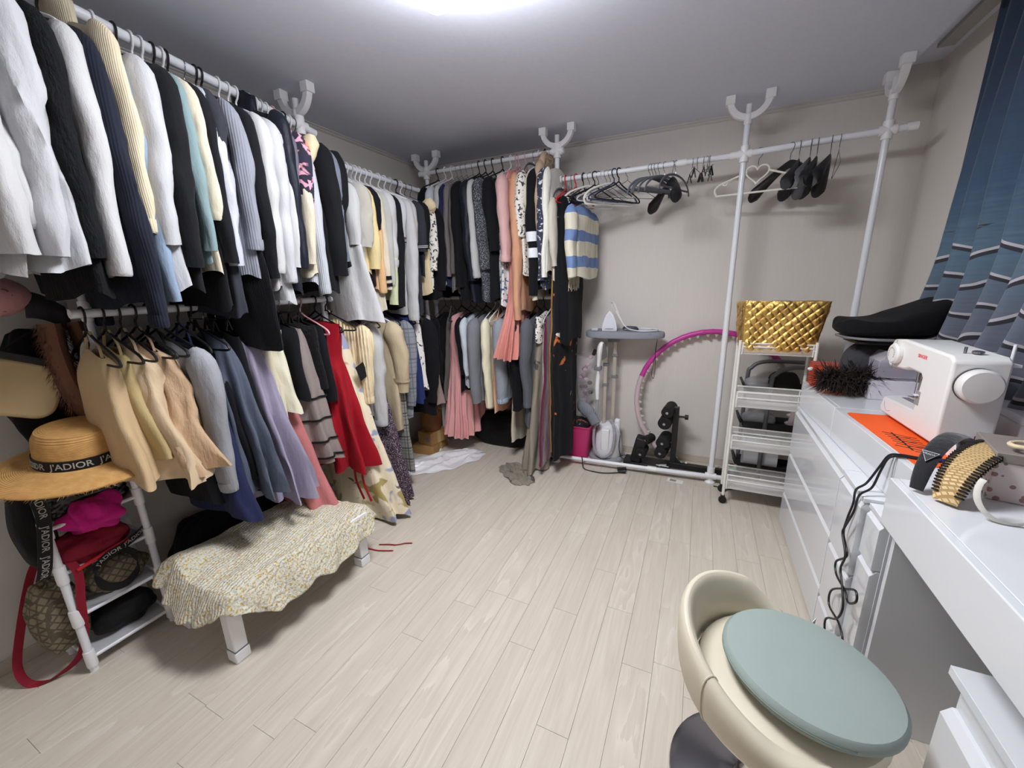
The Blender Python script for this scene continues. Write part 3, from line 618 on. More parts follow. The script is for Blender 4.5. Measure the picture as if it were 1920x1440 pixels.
MB().box(0.955, 1.02, -0.6, 3.0, 2.47, 2.489).build('rail', mat_plain('rail_grey', (170, 168, 166), 0.5), ct)
# ------------------------------------------------------------------ floor-to-ceiling pole racks
def joint(mb, p, axis, l=0.045, r=0.024):
    p = Vector(p); d = {'x': Vector((1, 0, 0)), 'y': Vector((0, 1, 0)), 'z': Vector((0, 0, 1))}[axis]; mb.tube([p-d*l/2, p+d*l/2], r, 16)
def post(root, x, y, z0=0.0, foot=True, ax='x', ring=(), rad=0.016, bracket=True, ztop=H-0.055):
    top = H-0.118
    mb = MB(); mb.tube([(x, y, z0+0.03), (x, y, 1.25)], rad+0.0015, 16); mb.tube([(x, y, 1.2499), (x, y, ztop)], rad, 16); mb.build('post', white_pipe, root)
    if foot: MB().lathe([(0.034, z0), (0.034, z0+0.008), (0.022, z0+0.02), (0.020, z0+0.032)], 18, (x, y, 0)).build('foot', white_plastic, root)
    if bracket:
        r = 0.098; mb = MB(); cz = H-0.022
        path = [(x+(r*math.cos(R(a)) if ax == 'x' else 0), y+(r*math.cos(R(a)) if ax == 'y' else 0), cz+r*math.sin(R(a))) for a in range(180, 361, 12)]
        mb.tube(path, 0.023, 4, ell=(1.0, 1.0), twist=PI/4)
        for s in (-1, 1):
            px, py = (x+s*r, y) if ax == 'x' else (x, y+s*r); mb.box(px-0.024, px+0.024, py-0.024, py+0.024, H-0.046, H-0.0005)
        joint(mb, (x, y, cz-r-0.012), 'z', 0.05, 0.021)
        mb.build('ceiling_bracket', white_plastic, root, bevel=0.002)
def rod(root, a, b, name='rod', r=0.0155, ends=True):
    MB().tube([a, b], r, 16).build(name, white_pipe, root)
    if ends:
        d = (Vector(b)-Vector(a)).normalized()
        for p, s in ((Vector(a), -1), (Vector(b), 1)): MB().tube([p-d*s*0.035, p+d*s*0.006], 0.0195, 16).build('end_cap', white_plastic, root)
def tee(root, p, axis, l=0.07):
    mb = MB(); joint(mb, p, axis, l, 0.0235); joint(mb, p, 'z', 0.085, 0.0235); o = mb.build('joint', white_plastic, root); return o
# back-wall rack, right part
r3 = thing('pole_rack', 'white floor-to-ceiling pole rack along the back wall holding empty hangers', 'clothes rack')
post(r3, 0.158, 2.90); post(r3, 0.79, 2.885, ax='y')
rod(r3, (-0.95, 2.835, 2.068), (0.10, 2.890, 2.083), ends=False); rod(r3, (0.09, 2.890, 2.083), (0.90, 2.882, 2.106), r=0.0165)
MB().tube([(-0.20, 2.874, 2.079), (-0.15, 2.877, 2.0797)], 0.020, 16).build('rod_collar', white_plastic, r3)
for p in ((0.158, 2.895, 2.085), (0.79, 2.885, 2.103)): tee(r3, p, 'x')
rod(r3, (-0.95, 2.815, 0.052), (-0.20, 2.855, 0.052), 'floor_rail', 0.014, False); rod(r3, (-0.22, 2.854, 0.052), (0.26, 2.89, 0.052), 'floor_rail', 0.016, False)
MB().tube([(-0.26, 2.852, 0.052), (-0.20, 2.855, 0.052)], 0.019, 14).build('rail_collar', white_plastic, r3)
mb = MB(); joint(mb, (0.158, 2.89, 0.052), 'x', 0.07, 0.022); joint(mb, (0.158, 2.90, 0.07), 'z', 0.09, 0.024); mb.build('joint', white_plastic, r3)
# corner rack
r2 = thing('pole_rack', 'white floor-to-ceiling pole rack in the far corner packed with dark coats', 'clothes rack')
post(r2, -2.04, 2.86); post(r2, -0.955, 2.83)
rod(r2, (-2.10, 2.855, 2.248), (-0.915, 2.83, 2.245)); rod(r2, (-2.02, 2.87, 1.29), (-0.98, 2.85, 1.29), 'lower_rod', ends=False)
for p in ((-2.04, 2.856, 2.247), (-0.955, 2.83, 2.244), (-0.955, 2.834, 2.068), (-2.04, 2.86, 1.29), (-0.955, 2.84, 1.29)): tee(r2, p, 'x')
mb = MB(); joint(mb, (-0.955, 2.82, 0.052), 'x', 0.06, 0.022); joint(mb, (-0.955, 2.83, 0.06), 'z', 0.09, 0.023); mb.build('joint', white_plastic, r2)
# left-wall racks
def rod1(y): return (-1.83-(y-0.74)*0.1237, 2.255-(y-0.74)*0.0515)
r1 = thing('pole_rack', 'white floor-to-ceiling pole rack along the left wall full of shirts and knitwear', 'clothes rack')
post(r1, -1.97, 1.665); post(r1, -1.80, 0.10)
a, b = rod1(0.02), rod1(1.74); rod(r1, (a[0], 0.02, a[1]), (b[0], 1.74, b[1]), r=0.0175)
a = rod1(1.63); tee(r1, (a[0], 1.65, a[1]), 'y')
rod(r1, (-1.917, 0.605, 1.335), (-1.95, 1.66, 1.335), 'lower_rod', ends=False)
r4 = thing('pole_rack', 'white pole rack along the far left wall with pale blouses', 'clothes rack')
rod(r4, (-1.955, 1.70, 2.088), (-1.955, 2.70, 2.072)); rod(r4, (-1.955, 1.70, 1.335), (-1.955, 2.65, 1.30), 'lower_rod', ends=False)
post(r4, -1.985, 2.66, bracket=False, ztop=2.10)

# ------------------------------------------------------------------ empty hangers
def hook(mb, r=0.0018, gap=0.0195, neck=-0.055, n=8):
    p = arc((0, 0, 0), gap, 200, -25, 14); p += [(gap*0.55, 0, -0.026), (0.0, 0, -0.038), (0, 0, neck)]
    return mb.tube(smooth_path(p, 2), r, n)
HK = {}
def hang_proto(kind):
    """returns {part: mesh} for a hanger in the local XZ plane, rod centre at the origin"""
    if kind in HK: return HK[kind]
    out = []; hkm = MB(); fr = MB()
    if kind in ('wire', 'darkwire'):
        m = wire_metal if kind == 'wire' else dark_wire; hook(hkm)
        fr.tube(smooth_path([(0, 0, -0.055), (0.03, 0, -0.075), (0.19, 0, -0.145), (0.2, 0, -0.155), (0.185, 0, -0.162), (0, 0, -0.162), (-0.185, 0, -0.162), (-0.2, 0, -0.155), (-0.19, 0, -0.145), (-0.03, 0, -0.075), (0, 0, -0.055)], 4), 0.002, 6); out = [('hook', hkm, m), ('frame', fr, m)]
    elif kind in ('white', 'black', 'pink', 'red', 'clear', 'navy'):
        m = {'white': white_plastic, 'black': black_plastic, 'pink': mat_plain('pink_plastic', (226, 170, 180), 0.4), 'red': mat_plain('red_plastic', (206, 44, 62), 0.4), 'clear': mat_plain('clear_hanger', (216, 218, 224), 0.2, alpha=0.75), 'navy': mat_plain('navy_plastic', (44, 56, 92), 0.4)}[kind]
        hook(hkm, 0.0038, 0.022, -0.06)
        fr.tube(smooth_path([(0, 0, -0.06), (0.04, 0, -0.082), (0.17, 0, -0.135), (0.205, 0, -0.158), (0.195, 0, -0.172), (0.10, 0, -0.172), (0, 0, -0.172), (-0.10, 0, -0.172), (-0.195, 0, -0.172), (-0.205, 0, -0.158), (-0.17, 0, -0.135), (-0.04, 0, -0.082)], 3, True), 0.0045, 8, closed=True); out = [('hook', hkm, m), ('frame', fr, m)]
    elif kind == 'velvet':
        m = mat_plain('grey_velvet_hanger', (104, 106, 114), 0.8); hook(hkm, 0.0018, 0.0195, -0.06)
        P = smooth_path([(-0.185, 0, -0.165), (-0.165, 0, -0.12), (-0.10, 0, -0.078), (0, 0, -0.062), (0.10, 0, -0.078), (0.165, 0, -0.12), (0.185, 0, -0.165)], 5)
        fr.tube(P, 0.006, 8, ell=(1.2, 0.55), up=(0, 0, 1)); fr.tube([(-0.172, 0, -0.14), (0.172, 0, -0.14)], 0.006, 8, ell=(1.0, 0.5)); out = [('hook', hkm, wire_metal), ('frame', fr, m)]
    elif kind == 'swirl':
        m = mat_plain('ivory_plastic', (228, 226, 220), 0.35); hook(hkm, 0.0020, 0.0195, -0.062)
        fr.tube(smooth_path([(0, 0, -0.062), (0.06, 0, -0.075), (0.15, 0, -0.108), (0.195, 0, -0.150), (0.19, 0, -0.185), (0.16, 0, -0.192), (0, 0, -0.192), (-0.16, 0, -0.192), (-0.19, 0, -0.185), (-0.195, 0, -0.150), (-0.15, 0, -0.108), (-0.06, 0, -0.075)], 4, True), 0.0065, 8, closed=True, ell=(1.0, 0.8))
        for s in (-1, 1): fr.tube([(s*(0.165+0.022*(1-t/20)*math.cos(t*0.55)), 0, -0.160+0.022*(1-t/20)*math.sin(t*0.55)) for t in range(19)], 0.0042, 6)
        out = [('hook', hkm, wire_metal), ('frame', fr, m)]
    elif kind == 'heart':
        m = mat_plain('ivory_plastic2', (232, 228, 216), 0.35); hook(hkm, 0.002, 0.0195, -0.07)
        hp = [(0.056*math.sin(R(a))**3*1.05, 0, -0.112+0.0034*(13*math.cos(R(a))-5*math.cos(R(2*a))-2*math.cos(R(3*a))-math.cos(R(4*a)))) for a in range(0, 360, 10)]
        fr.tube(hp, 0.0045, 8, closed=True)
        for s in (-1, 1):
            fr.tube(smooth_path([(s*0.052, 0, -0.10), (s*0.13, 0, -0.128), (s*0.19, 0, -0.150), (s*0.215, 0, -0.178), (s*0.205, 0, -0.212)], 5), 0.0055, 8); fr.tube(smooth_path([(s*0.15, 0, -0.138), (s*0.155, 0, -0.155), (s*0.17, 0, -0.155), (s*0.175, 0, -0.148)], 4), 0.0025, 6)
        fr.tube([(-0.205, 0, -0.212), (0.205, 0, -0.212)], 0.0055, 8); out = [('hook', hkm, wire_metal), ('frame', fr, m)]
    elif kind in ('suit', 'suitgrey'):
        m = black_plastic if kind == 'suit' else mat_plain('suit_grey', (86, 86, 90), 0.5); hook(hkm, 0.0022, 0.0195, -0.07)
        rings = []
        for i in range(25):
            u = -1+2*i/24; x = 0.205*u; z = -0.09-0.135*abs(u)**1.5; hh = 0.022+0.020*abs(u)**2; tt = 0.007+0.036*abs(u)**2.2; y0 = -0.05*abs(u)**2
            if abs(u) > 0.99: tt *= 0.6; hh *= 0.7
            rings.append([Vector((x, y0+tt*math.cos(q), z+hh*math.sin(q))) for q in [2*PI*k/12 for k in range(12)]])
        fr.loft(rings); out = [('hook', hkm, wire_metal), ('frame', fr, m)]
    elif kind == 'clip':
        hook(hkm, 0.0018, 0.0185, -0.05); fr.tube([(-0.10, 0, -0.052), (0.10, 0, -0.052)], 0.002, 6); cls = []
        for s in (-1, 1):
            cl = MB(); cls.append(('clip', cl, black_plastic))
            for q in (-1, 1): cl.box(s*0.075-0.008, s*0.075+0.008, q*0.006-0.002, q*0.006+0.002, -0.105, -0.055, Matrix.Rotation(R(14*q), 3, 'X'))
            cl.tube(arc((s*0.075, 0, -0.075), 0.007, 0, 360, 10, 'yz'), 0.0015, 5)
        out = [('hook', hkm, wire_metal), ('bar', fr, dark_wire)] + cls
    HK[kind] = [(nm, mb.mesh(nm), mt) for nm, mb, mt in out]
    for nm, me, mt in HK[kind]: me.materials.append(mt)
    return HK[kind]
def hanger(kind, loc, rz, label, group, swing=0.0):
    root = thing('clothes_hanger', label, 'hanger', loc, group=group, rot=(0, swing, rz))
    for nm, me, mt in hang_proto(kind):
        o = bpy.data.objects.new(nm, me); COL.objects.link(o); o.parent = root
    return root
def backrod(x): return (x, 2.835+(x+0.95)*0.0524 if x < 0.1 else 2.890-(x-0.1)*0.01, 2.068+(x+0.95)*0.0143 if x < 0.1 else 2.083+(x-0.1)*0.029)
G1 = 'empty hangers bunched beside the striped knit'
for x, k, dz, lab in ((-0.825, 'red', -20, 'red plastic hanger at the left end of the empty hangers'), (-0.775, 'darkwire', -34, 'dark wire hanger just right of the red plastic hanger'), (-0.735, 'swirl', -42, 'left ivory hanger with spiral shoulder ends'), (-0.70, 'black', -36, 'slim black plastic hanger between the two ivory spiral hangers'), (-0.675, 'darkwire', -44, 'dark wire hanger between the two ivory spiral hangers'), (-0.645, 'clear', -38, 'translucent grey plastic hanger in the bunch of empty hangers'), (-0.625, 'wire', -40, 'thin bright wire hanger in the middle of the bunch'), (-0.60, 'swirl', -42, 'right ivory hanger with spiral shoulder ends'), (-0.575, 'navy', -36, 'dark navy plastic hanger beside the right ivory spiral hanger'), (-0.545, 'black', -32, 'thick black plastic hanger with large hook, right end of the bunch'), (-0.49, 'wire', -50, 'single thin white-metal wire hanger turned sideways right of the bunch')):
    p = backrod(x); hanger(k, p, R(-90+dz), lab, G1)
G2 = 'grey velvet hangers on the back rod'
ORD = ('first', 'second', 'third', 'fourth', 'fifth', 'sixth', 'seventh')
for i, (x, dz) in enumerate(((-0.355, -36), (-0.338, -34), (-0.320, -38), (-0.300, -33), (-0.27, -30), (-0.205, -24))):
    p = backrod(x); hanger('velvet', p, R(-90+dz), '%s grey velvet hanger from the left in the middle cluster' % ORD[i], G2)
hanger('suit', backrod(-0.225), R(-90+25), 'black broad hanger among the grey velvet hangers', 'broad black suit hangers')
for i, (x, dz) in enumerate(((-0.115, 10), (-0.085, -12), (-0.055, 5), (-0.035, 20), (-0.02, -6))):
    hanger('clip', backrod(x), R(-90+dz), '%s small clip hanger from the left, beside the middle post' % ORD[i], 'black clip trouser hangers')
hanger('heart', backrod(0.235), R(-12), 'ivory hanger with a heart-shaped centre right of the middle post', 'heart hanger', 0.02)
for x, k, dz, lab in ((0.385, 'suit', 34, 'leftmost broad black suit hanger right of the heart hanger'), (0.425, 'suit', -6, 'second broad black suit hanger right of the heart hanger'), (0.475, 'suitgrey', -12, 'dark grey broad suit hanger between the black ones'), (0.505, 'suit', -10, 'third broad black suit hanger, just right of the grey one'), (0.565, 'suit', -14, 'rightmost broad black suit hanger on the back rod'), (0.60, 'wire', -8, 'thin wire hanger at the right end of the back rod')):
    hanger(k, backrod(x), R(-90+dz), lab, 'broad suit hangers on the back rod')

# ------------------------------------------------------------------ wheeled cart and gold bag
cw = mat_plain('cart_white', (232, 230, 224), 0.4, var=0.01)
ct_ = thing('slim_cart', 'slim white four-tier wheeled cart with clear tray fronts', 'cart', (0.40, 2.70, 0))
CX0, CX1, CY0, CY1 = -0.175, 0.19, -0.07, 0.085
for x in (CX0, CX1):
    for y in (CY0, CY1): MB().tube([(x, y, 0.055), (x, y, 1.045)], 0.0085, 10).build('upright', cw, ct_)
for x in (CX0, CX1):
    for y in (CY0, CY1):
        w = MB(); w.tube([(x, y-0.009, 0.024), (x, y+0.009, 0.024)], 0.023, 18).box(x-0.012, x+0.012, y-0.014, y+0.014, 0.036, 0.058); w.build('wheel', black_plastic, ct_, bevel=0.002)
wiremesh = mat_plain('tray_clear', (236, 236, 234), 0.15, var=0, alpha=0.22)
for zb, zt in ((0.105, 0.20), (0.375, 0.465), (0.645, 0.738), (0.965, 1.03)):
    mb = MB(); mb.box(CX0+0.01, CX1-0.01, CY0+0.005, CY1-0.005, zb, zb+0.006); tr = mb.build('tray', mat_plain('tray_base', (214, 212, 208), 0.5), ct_)
    w = MB()
    for z in (zt, (zb+zt)/2+0.012):
        w.tube([(CX0+0.012, CY0, z), (CX1-0.012, CY0, z)], 0.0048, 8).tube([(CX0+0.012, CY1, z), (CX1-0.012, CY1, z)], 0.0048, 8)
        for x in (CX0+0.012, CX1-0.012): w.tube([(x, CY0, z), (x, CY1, z)], 0.0042, 8)
    for x in (CX0+0.014, CX1-0.014):
        for y in (CY0, CY1): w.tube([(x, y, zb), (x, y, zt)], 0.004, 8)
        w.tube([(x, CY0, (zb+zt)/2), (CX0 if x < 0 else CX1, CY0, (zb+zt)/2)], 0.004, 6)
    w.build('rail', cw, tr)
    MB().box(CX0+0.016, CX1-0.016, CY0-0.001, CY0+0.001, zb+0.004, zt-0.004).build('front_panel', wiremesh, tr)
    MB().box(CX0+0.016, CX1-0.016, CY1-0.001, CY1+0.001, zb+0.004, zt-0.004).build('back_panel', wiremesh, tr)
gold = NT('quilted_gold_foil'); gn = gold.noise(55, 6, 0.65)
gold.set(Base_Color=gold.mix(gold.noise(8), srgb(240, 204, 128), srgb(216, 170, 84)), Metallic=0.95, Roughness=gold.math('ADD', 0.20, gold.math('MULTIPLY', gn, 0.2))); gold.bump(gold.math('ADD', gn, gold.math('MULTIPLY', gold.noise(26, 3, 0.5, dist=1.0), 0.7)), 0.5, 0.008)
gbg = thing('gold_bag', 'open quilted gold foil insulated bag on top of the white cart', 'bag', (0.40, 2.70, 0.975))
def quilt(a, b): return 0.0075*min(1.0, 1.8*abs(math.sin(PI*(a+b)/0.052)*math.sin(PI*(a-b)/0.052)))**0.55
def gold_face(o, du, dv, nrm, nu, nv, name, lu, lv):
    o, du, dv, nrm = map(Vector, (o, du, dv, nrm)); mb = MB()
    def pt(u, v):
        e = min(1, 12*u*(1-u))*min(1, 12*v*(1-v)); p = o+du*u+dv*v+nrm*(quilt(u*lu, v*lv)*e + 0.010*pnoise(u*4, v*4, lu*7)*e)
        return p
    mb.grid(pt, nu, nv); mb.build(name, gold.m, gbg, solid=0.006)
bw, tw, hh = 0.175, 0.205, 0.285
gold_face((-bw, -0.055, 0.0), (2*bw, 0, 0), (-(tw-bw), -0.02, hh), (0, -1, 0), 90, 64, 'front_panel', 0.38, hh) if False else None
def quad_face(p00, p10, p01, p11, nrm, nu, nv, name, lu, lv):
    p00, p10, p01, p11, nrm = map(Vector, (p00, p10, p01, p11, nrm)); mb = MB()
    def pt(u, v):
        e = min(1, 14*u*(1-u))*min(1, 14*v*(1-v)); p = p00*(1-u)*(1-v)+p10*u*(1-v)+p01*(1-u)*v+p11*u*v
        return p + nrm*(quilt(u*lu, v*lv)*e + 0.014*pnoise(u*3.3, v*3.1, lu*7)*e)
    mb.grid(pt, nu, nv); return mb.build(name, gold.m, gbg, solid=0.005)
A0, B0, C0, D0 = (-0.165, -0.06, 0), (0.175, -0.06, 0), (0.175, 0.075, 0), (-0.165, 0.075, 0)
A1, B1, C1, D1 = (-0.175, -0.075, 0.295), (0.215, -0.085, 0.29), (0.205, 0.10, 0.285), (-0.205, 0.09, 0.28)
quad_face(A0, B0, A1, B1, (0, -1, 0), 90, 60, 'front_panel', 0.40, 0.29); quad_face(D0, C0, D1, C1, (0, 1, 0), 60, 40, 'back_panel', 0.40, 0.29)
quad_face(A0, D0, A1, D1, (-1, 0, 0), 36, 60, 'side_panel', 0.15, 0.29); quad_face(B0, C0, B1, C1, (1, 0, 0), 36, 60, 'side_panel', 0.15, 0.29)
MB().box(-0.16, 0.17, -0.055, 0.07, 0.0, 0.004).build('bottom', gold.m, gbg)
# things on a dark tube trolley behind the cart
tg_ = thing('tube_trolley', 'grey tubular trolley with dark trays standing behind the white cart', 'trolley', (0.46, 2.98, 0))
tube_grey = mat_plain('tube_grey', (112, 114, 118), 0.4, 0.3, var=0.02)
for y in (-0.07, 0.12):
    MB().tube(smooth_path([(-0.13 if y > 0 else -0.02, y, 0.04), (-0.13 if y > 0 else -0.015, y, 0.70), (-0.11 if y > 0 else 0.005, y, 0.80), (-0.03 if y > 0 else 0.08, y, 0.845), (0.18, y, 0.85)], 6), 0.013, 12).build('frame_tube', tube_grey, tg_)
dark_tray = mat_plain('dark_tray', (40, 41, 44), 0.55)
for z in (0.12, 0.42, 0.66):
    mb = MB(); mb.box(-0.14, 0.18, -0.05, 0.10, z, z+0.008); mb.box(-0.17, -0.155, -0.055, 0.105, z+0.03, z+0.075, Matrix.Rotation(R(-25), 3, 'Y')).box(-0.14, 0.18, -0.058, -0.05, z, z+0.05).box(-0.14, 0.18, 0.10, 0.108, z, z+0.05); mb.build('tray', dark_tray, tg_, bevel=0.003)
for x in (-0.13, 0.15):
    mb = MB(); mb.tube([(x, -0.02, 0.032), (x, 0.02, 0.032)], 0.031, 16).box(x-0.01, x+0.01, -0.024, 0.024, 0.05, 0.12); mb.build('caster', black_plastic, tg_)
for nm, lab, x, y, z, rx, ry, rz, c, al in (('plastic_bag', 'crumpled clear plastic bag on the upper trolley tray', 0.40, 2.99, 0.669, 0.10, 0.06, 0.09, (205, 206, 208), 0.45), ('plastic_bag', 'crumpled clear plastic bag on the middle trolley tray', 0.41, 2.99, 0.429, 0.10, 0.055, 0.10, (190, 192, 196), 0.5), ('fur_bundle', 'dark fluffy bundle hanging at the top of the trolley', 0.52, 2.97, 0.669, 0.09, 0.05, 0.14, (40, 36, 36), None)):
    o = blob(rx, ry, rz, x*7+z).build(nm, mat_plain(nm+str(z), c, 0.3 if al else 0.95, alpha=al or 1.0, bump=0.6, bscale=40), None, subsurf=1); o.location = (x, y, z); tag(o, lab, 'bag' if al else 'bundle')
cbx = thing('small_box', 'small pale blue and white carton on the lower trolley tray', 'box', (0.345, 2.94, 0.129))
MB().box(0, 0.2, 0, 0.11, 0, 0.21).build('body', mat_plain('box_white', (216, 218, 222), 0.5), cbx, bevel=0.002); MB().box(-0.001, 0.201, -0.001, 0.111, 0.19, 0.2105).build('lid', mat_plain('box_blue', (150, 182, 210), 0.5), cbx, bevel=0.001)
vs, fs = text_geo('15.0', 0.035); mb = MB(); mb.add(vs, fs); mb.xf(Matrix.Translation((0.14, -0.0014, 0.15)) @ Matrix.Rotation(R(90), 4, 'X')); mb.build('printing', mat_plain('print_dark', (60, 60, 66), 0.6), cbx, smooth=False)

# ------------------------------------------------------------------ garment steamer with ironing board
st = thing('garment_steamer', 'standing garment steamer with white tank, twin poles and grey ironing board top', 'steamer', (-0.60, 3.07, 0))
MB().lathe([(0.145, 0), (0.150, 0.008), (0.146, 0.022), (0.13, 0.030), (0.12, 0.032)], 40).build('base', mat_plain('steamer_grey', (150, 151, 158), 0.5), st)
MB().lathe([(0.116, 0.032), (0.122, 0.05), (0.112, 0.13), (0.096, 0.22), (0.070, 0.285), (0.03, 0.30)], 36).build('tank', mat_plain('steamer_white', (226, 226, 230), 0.35), st)
MB().box(0.05, 0.095, -0.02, 0.03, 0.10, 0.33).build('water_tank', mat_plain('tank_white', (232, 232, 236), 0.25), st, bevel=0.016, seg=3)
MB().box(-0.032, 0.032, -0.116, -0.06, 0.09, 0.27).build('front_plate', mat_plain('plate_white', (236, 236, 238), 0.3), st, bevel=0.01, seg=3)
pole_m = mat_plain('champagne_pole', (196, 190, 180), 0.35, 0.5, var=0.01)
for x, y in ((-0.028, -0.03), (0.032, 0.01)):
    MB().box(x-0.014, x+0.014, y-0.008, y+0.008, 0.27, 0.95).build('pole', pole_m, st, bevel=0.003)
for x, y, z in ((-0.028, -0.03, 0.60), (-0.028, -0.03, 0.76), (0.032, 0.01, 0.66), (0.032, 0.01, 0.83)):
    MB().box(x-0.02, x+0.024, y-0.014, y+0.012, z, z+0.024).build('pole_clip', grey_plastic, st, bevel=0.003)
MB().box(-0.02, 0.06, -0.03, 0.03, 0.945, 0.985).build('board_mount', grey_plastic, st, bevel=0.006)
mb = MB(); bd = []
for k in range(40):
    a = 2*PI*k/40; bd.append((0.10+0.285*math.copysign(abs(math.cos(a))**0.75, math.cos(a)), -0.02+0.125*math.copysign(abs(math.sin(a))**0.85, math.sin(a))*(1.0-0.25*math.cos(a))))
mb.loft([[(x*(1-i), y*(1-i), z) for x, y in bd] for i, z in ((0.06, 0.985), (0.01, 0.990), (0, 1.0), (0, 1.022), (0.02, 1.032), (0.08, 1.035))]); mb.build('ironing_board', fabric('board_grey', (140, 143, 152), 0.9, wb=0.2), st)
MB().tube([(-0.075, -0.075, 0.70), (-0.078, -0.085, 0.60), (-0.075, -0.08, 0.50)], [0.016, 0.018, 0.013], 12).build('steam_handle', white_plastic, st)
mb = MB(); mb.tube(smooth_path([(-0.075, -0.075, 0.69), (-0.070, -0.08, 0.80), (-0.060, -0.085, 0.90), (-0.045, -0.085, 0.96)], 4), [0.016, 0.017, 0.019, 0.022, 0.024, 0.026, 0.03, 0.034, 0.036, 0.036, 0.030, 0.022, 0.008], 14, ell=(0.7, 1.1)); mb.build('steam_head', white_plastic, st)
MB().prism([(-0.012, -0.055), (0.028, -0.025), (0.008, 0.075), (-0.006, 0.075)], -0.003, 0.003, 'y').xf(Matrix.Translation((-0.030, -0.112, 0.87))).build('steam_plate', mat_plain('dark_plate', (96, 94, 92), 0.6), st)
MB().box(-0.102, -0.048, -0.105, -0.055, 0.735, 0.765).build('head_holder', grey_plastic, st, bevel=0.005)
hose_m = NT('corrugated_hose'); zz = hose_m.sep()[2]; hs = hose_m.math('SINE', hose_m.math('MULTIPLY', zz, 900.0)); hose_m.set(Base_Color=hose_m.mix(hose_m.math('MULTIPLY', hs, 0.5), srgb(176, 177, 182), srgb(120, 121, 126)), Roughness=0.45); hose_m.bump(hs, 0.6, 0.003)
MB().tube(smooth_path([(-0.075, -0.08, 0.50), (-0.078, -0.085, 0.36), (-0.092, -0.10, 0.20), (-0.07, -0.125, 0.085), (-0.005, -0.142, 0.05), (0.055, -0.122, 0.09), (0.072, -0.10, 0.22), (0.048, -0.05, 0.30), (0.02, -0.03, 0.325)], 8), 0.011, 12).build('hose', hose_m.m, st)
ir = thing('steam_iron', 'white steam iron standing on its heel on the grey ironing board', 'iron', (-0.60, 3.0, 1.106-0.0), rot=(R(8), 0, R(6)))
prof = [(-0.052, -0.068), (0.052, -0.068), (0.056, -0.05), (0.046, 0.0), (0.026, 0.055), (0.0, 0.085), (-0.026, 0.055), (-0.046, 0.0), (-0.056, -0.05)]
MB().loft([[(x*s, y, z*s) for x, z in prof] for y, s in ((-0.032, 0.95), (-0.028, 1.0), (0.01, 0.95), (0.03, 0.8))]).build('body', mat_plain('iron_white', (236, 236, 242), 0.3), ir, bevel=0.004)
MB().loft([[(x*s, y, z*s) for x, z in prof] for y, s in ((-0.0345, 0.80), (-0.0322, 0.82))]).build('soleplate', mat_plain('sole_white', (226, 228, 240), 0.18), ir)
MB().box(-0.028, 0.028, -0.0362, -0.0346, -0.050, -0.046).build('steam_slot', grey_plastic, ir)
MB().tube(smooth_path([(0, 0.03, -0.06), (0, 0.075, -0.05), (0, 0.085, 0.0), (0, 0.06, 0.05), (0, 0.02, 0.06)], 5), 0.013, 10).build('handle', white_plastic, ir)
cable('iron_cord', 'white iron cord looped over the grey ironing board', [(-0.60, 3.07, 1.20), (-0.605, 3.06, 1.235), (-0.58, 3.03, 1.235), (-0.54, 3.0, 1.16), (-0.49, 2.99, 1.075), (-0.42, 3.0, 1.044), (-0.30, 3.02, 1.041), (-0.25, 3.05, 1.041), (-0.30, 3.10, 1.041), (-0.42, 3.09, 1.041), (-0.50, 3.06, 1.044), (-0.46, 3.0, 1.049), (-0.36, 2.97, 1.043), (-0.28, 2.99, 1.048), (-0.27, 3.06, 1.048), (-0.38, 3.12, 1.047), (-0.48, 3.05, 1.06), (-0.53, 3.02, 1.12), (-0.565, 3.03, 1.18)], 0.0035, mat_plain('cord_white', (232, 232, 236), 0.5))
cp = thing('coiled_cord', 'dark ribbed coil of cord on the grey ironing board', 'cord', (-0.46, 3.06, 1.037))
MB().tube([(0.055*math.cos(t*0.4)*(1-t/200), 0.03*math.sin(t*0.4)*(1-t/200), 0.008+t*0.0004) for t in range(46)], 0.006, 7).build('coil', mat_plain('coil_dark', (74, 76, 84), 0.6), cp)
MB().box(-0.03, 0.02, -0.018, 0.012, 0.0, 0.018).xf(Matrix.Translation((-0.24, -0.07, 0.0))).build('pad', mat_plain('pad_grey', (196, 198, 200), 0.6), cp, bevel=0.004)
tag(MB().tube(smooth_path([(-0.265, 3.02, 0.985), (-0.262, 2.99, 0.96), (-0.27, 2.985, 0.85), (-0.285, 2.985, 0.74), (-0.27, 2.988, 0.70), (-0.262, 2.985, 0.78), (-0.268, 2.987, 0.90), (-0.263, 2.99, 0.965)], 6), 0.0022, 6).build('hanging_string', mat_plain('string_brown', (54, 40, 36), 0.8)), 'dark brown looped string hanging from the ironing board', 'string')

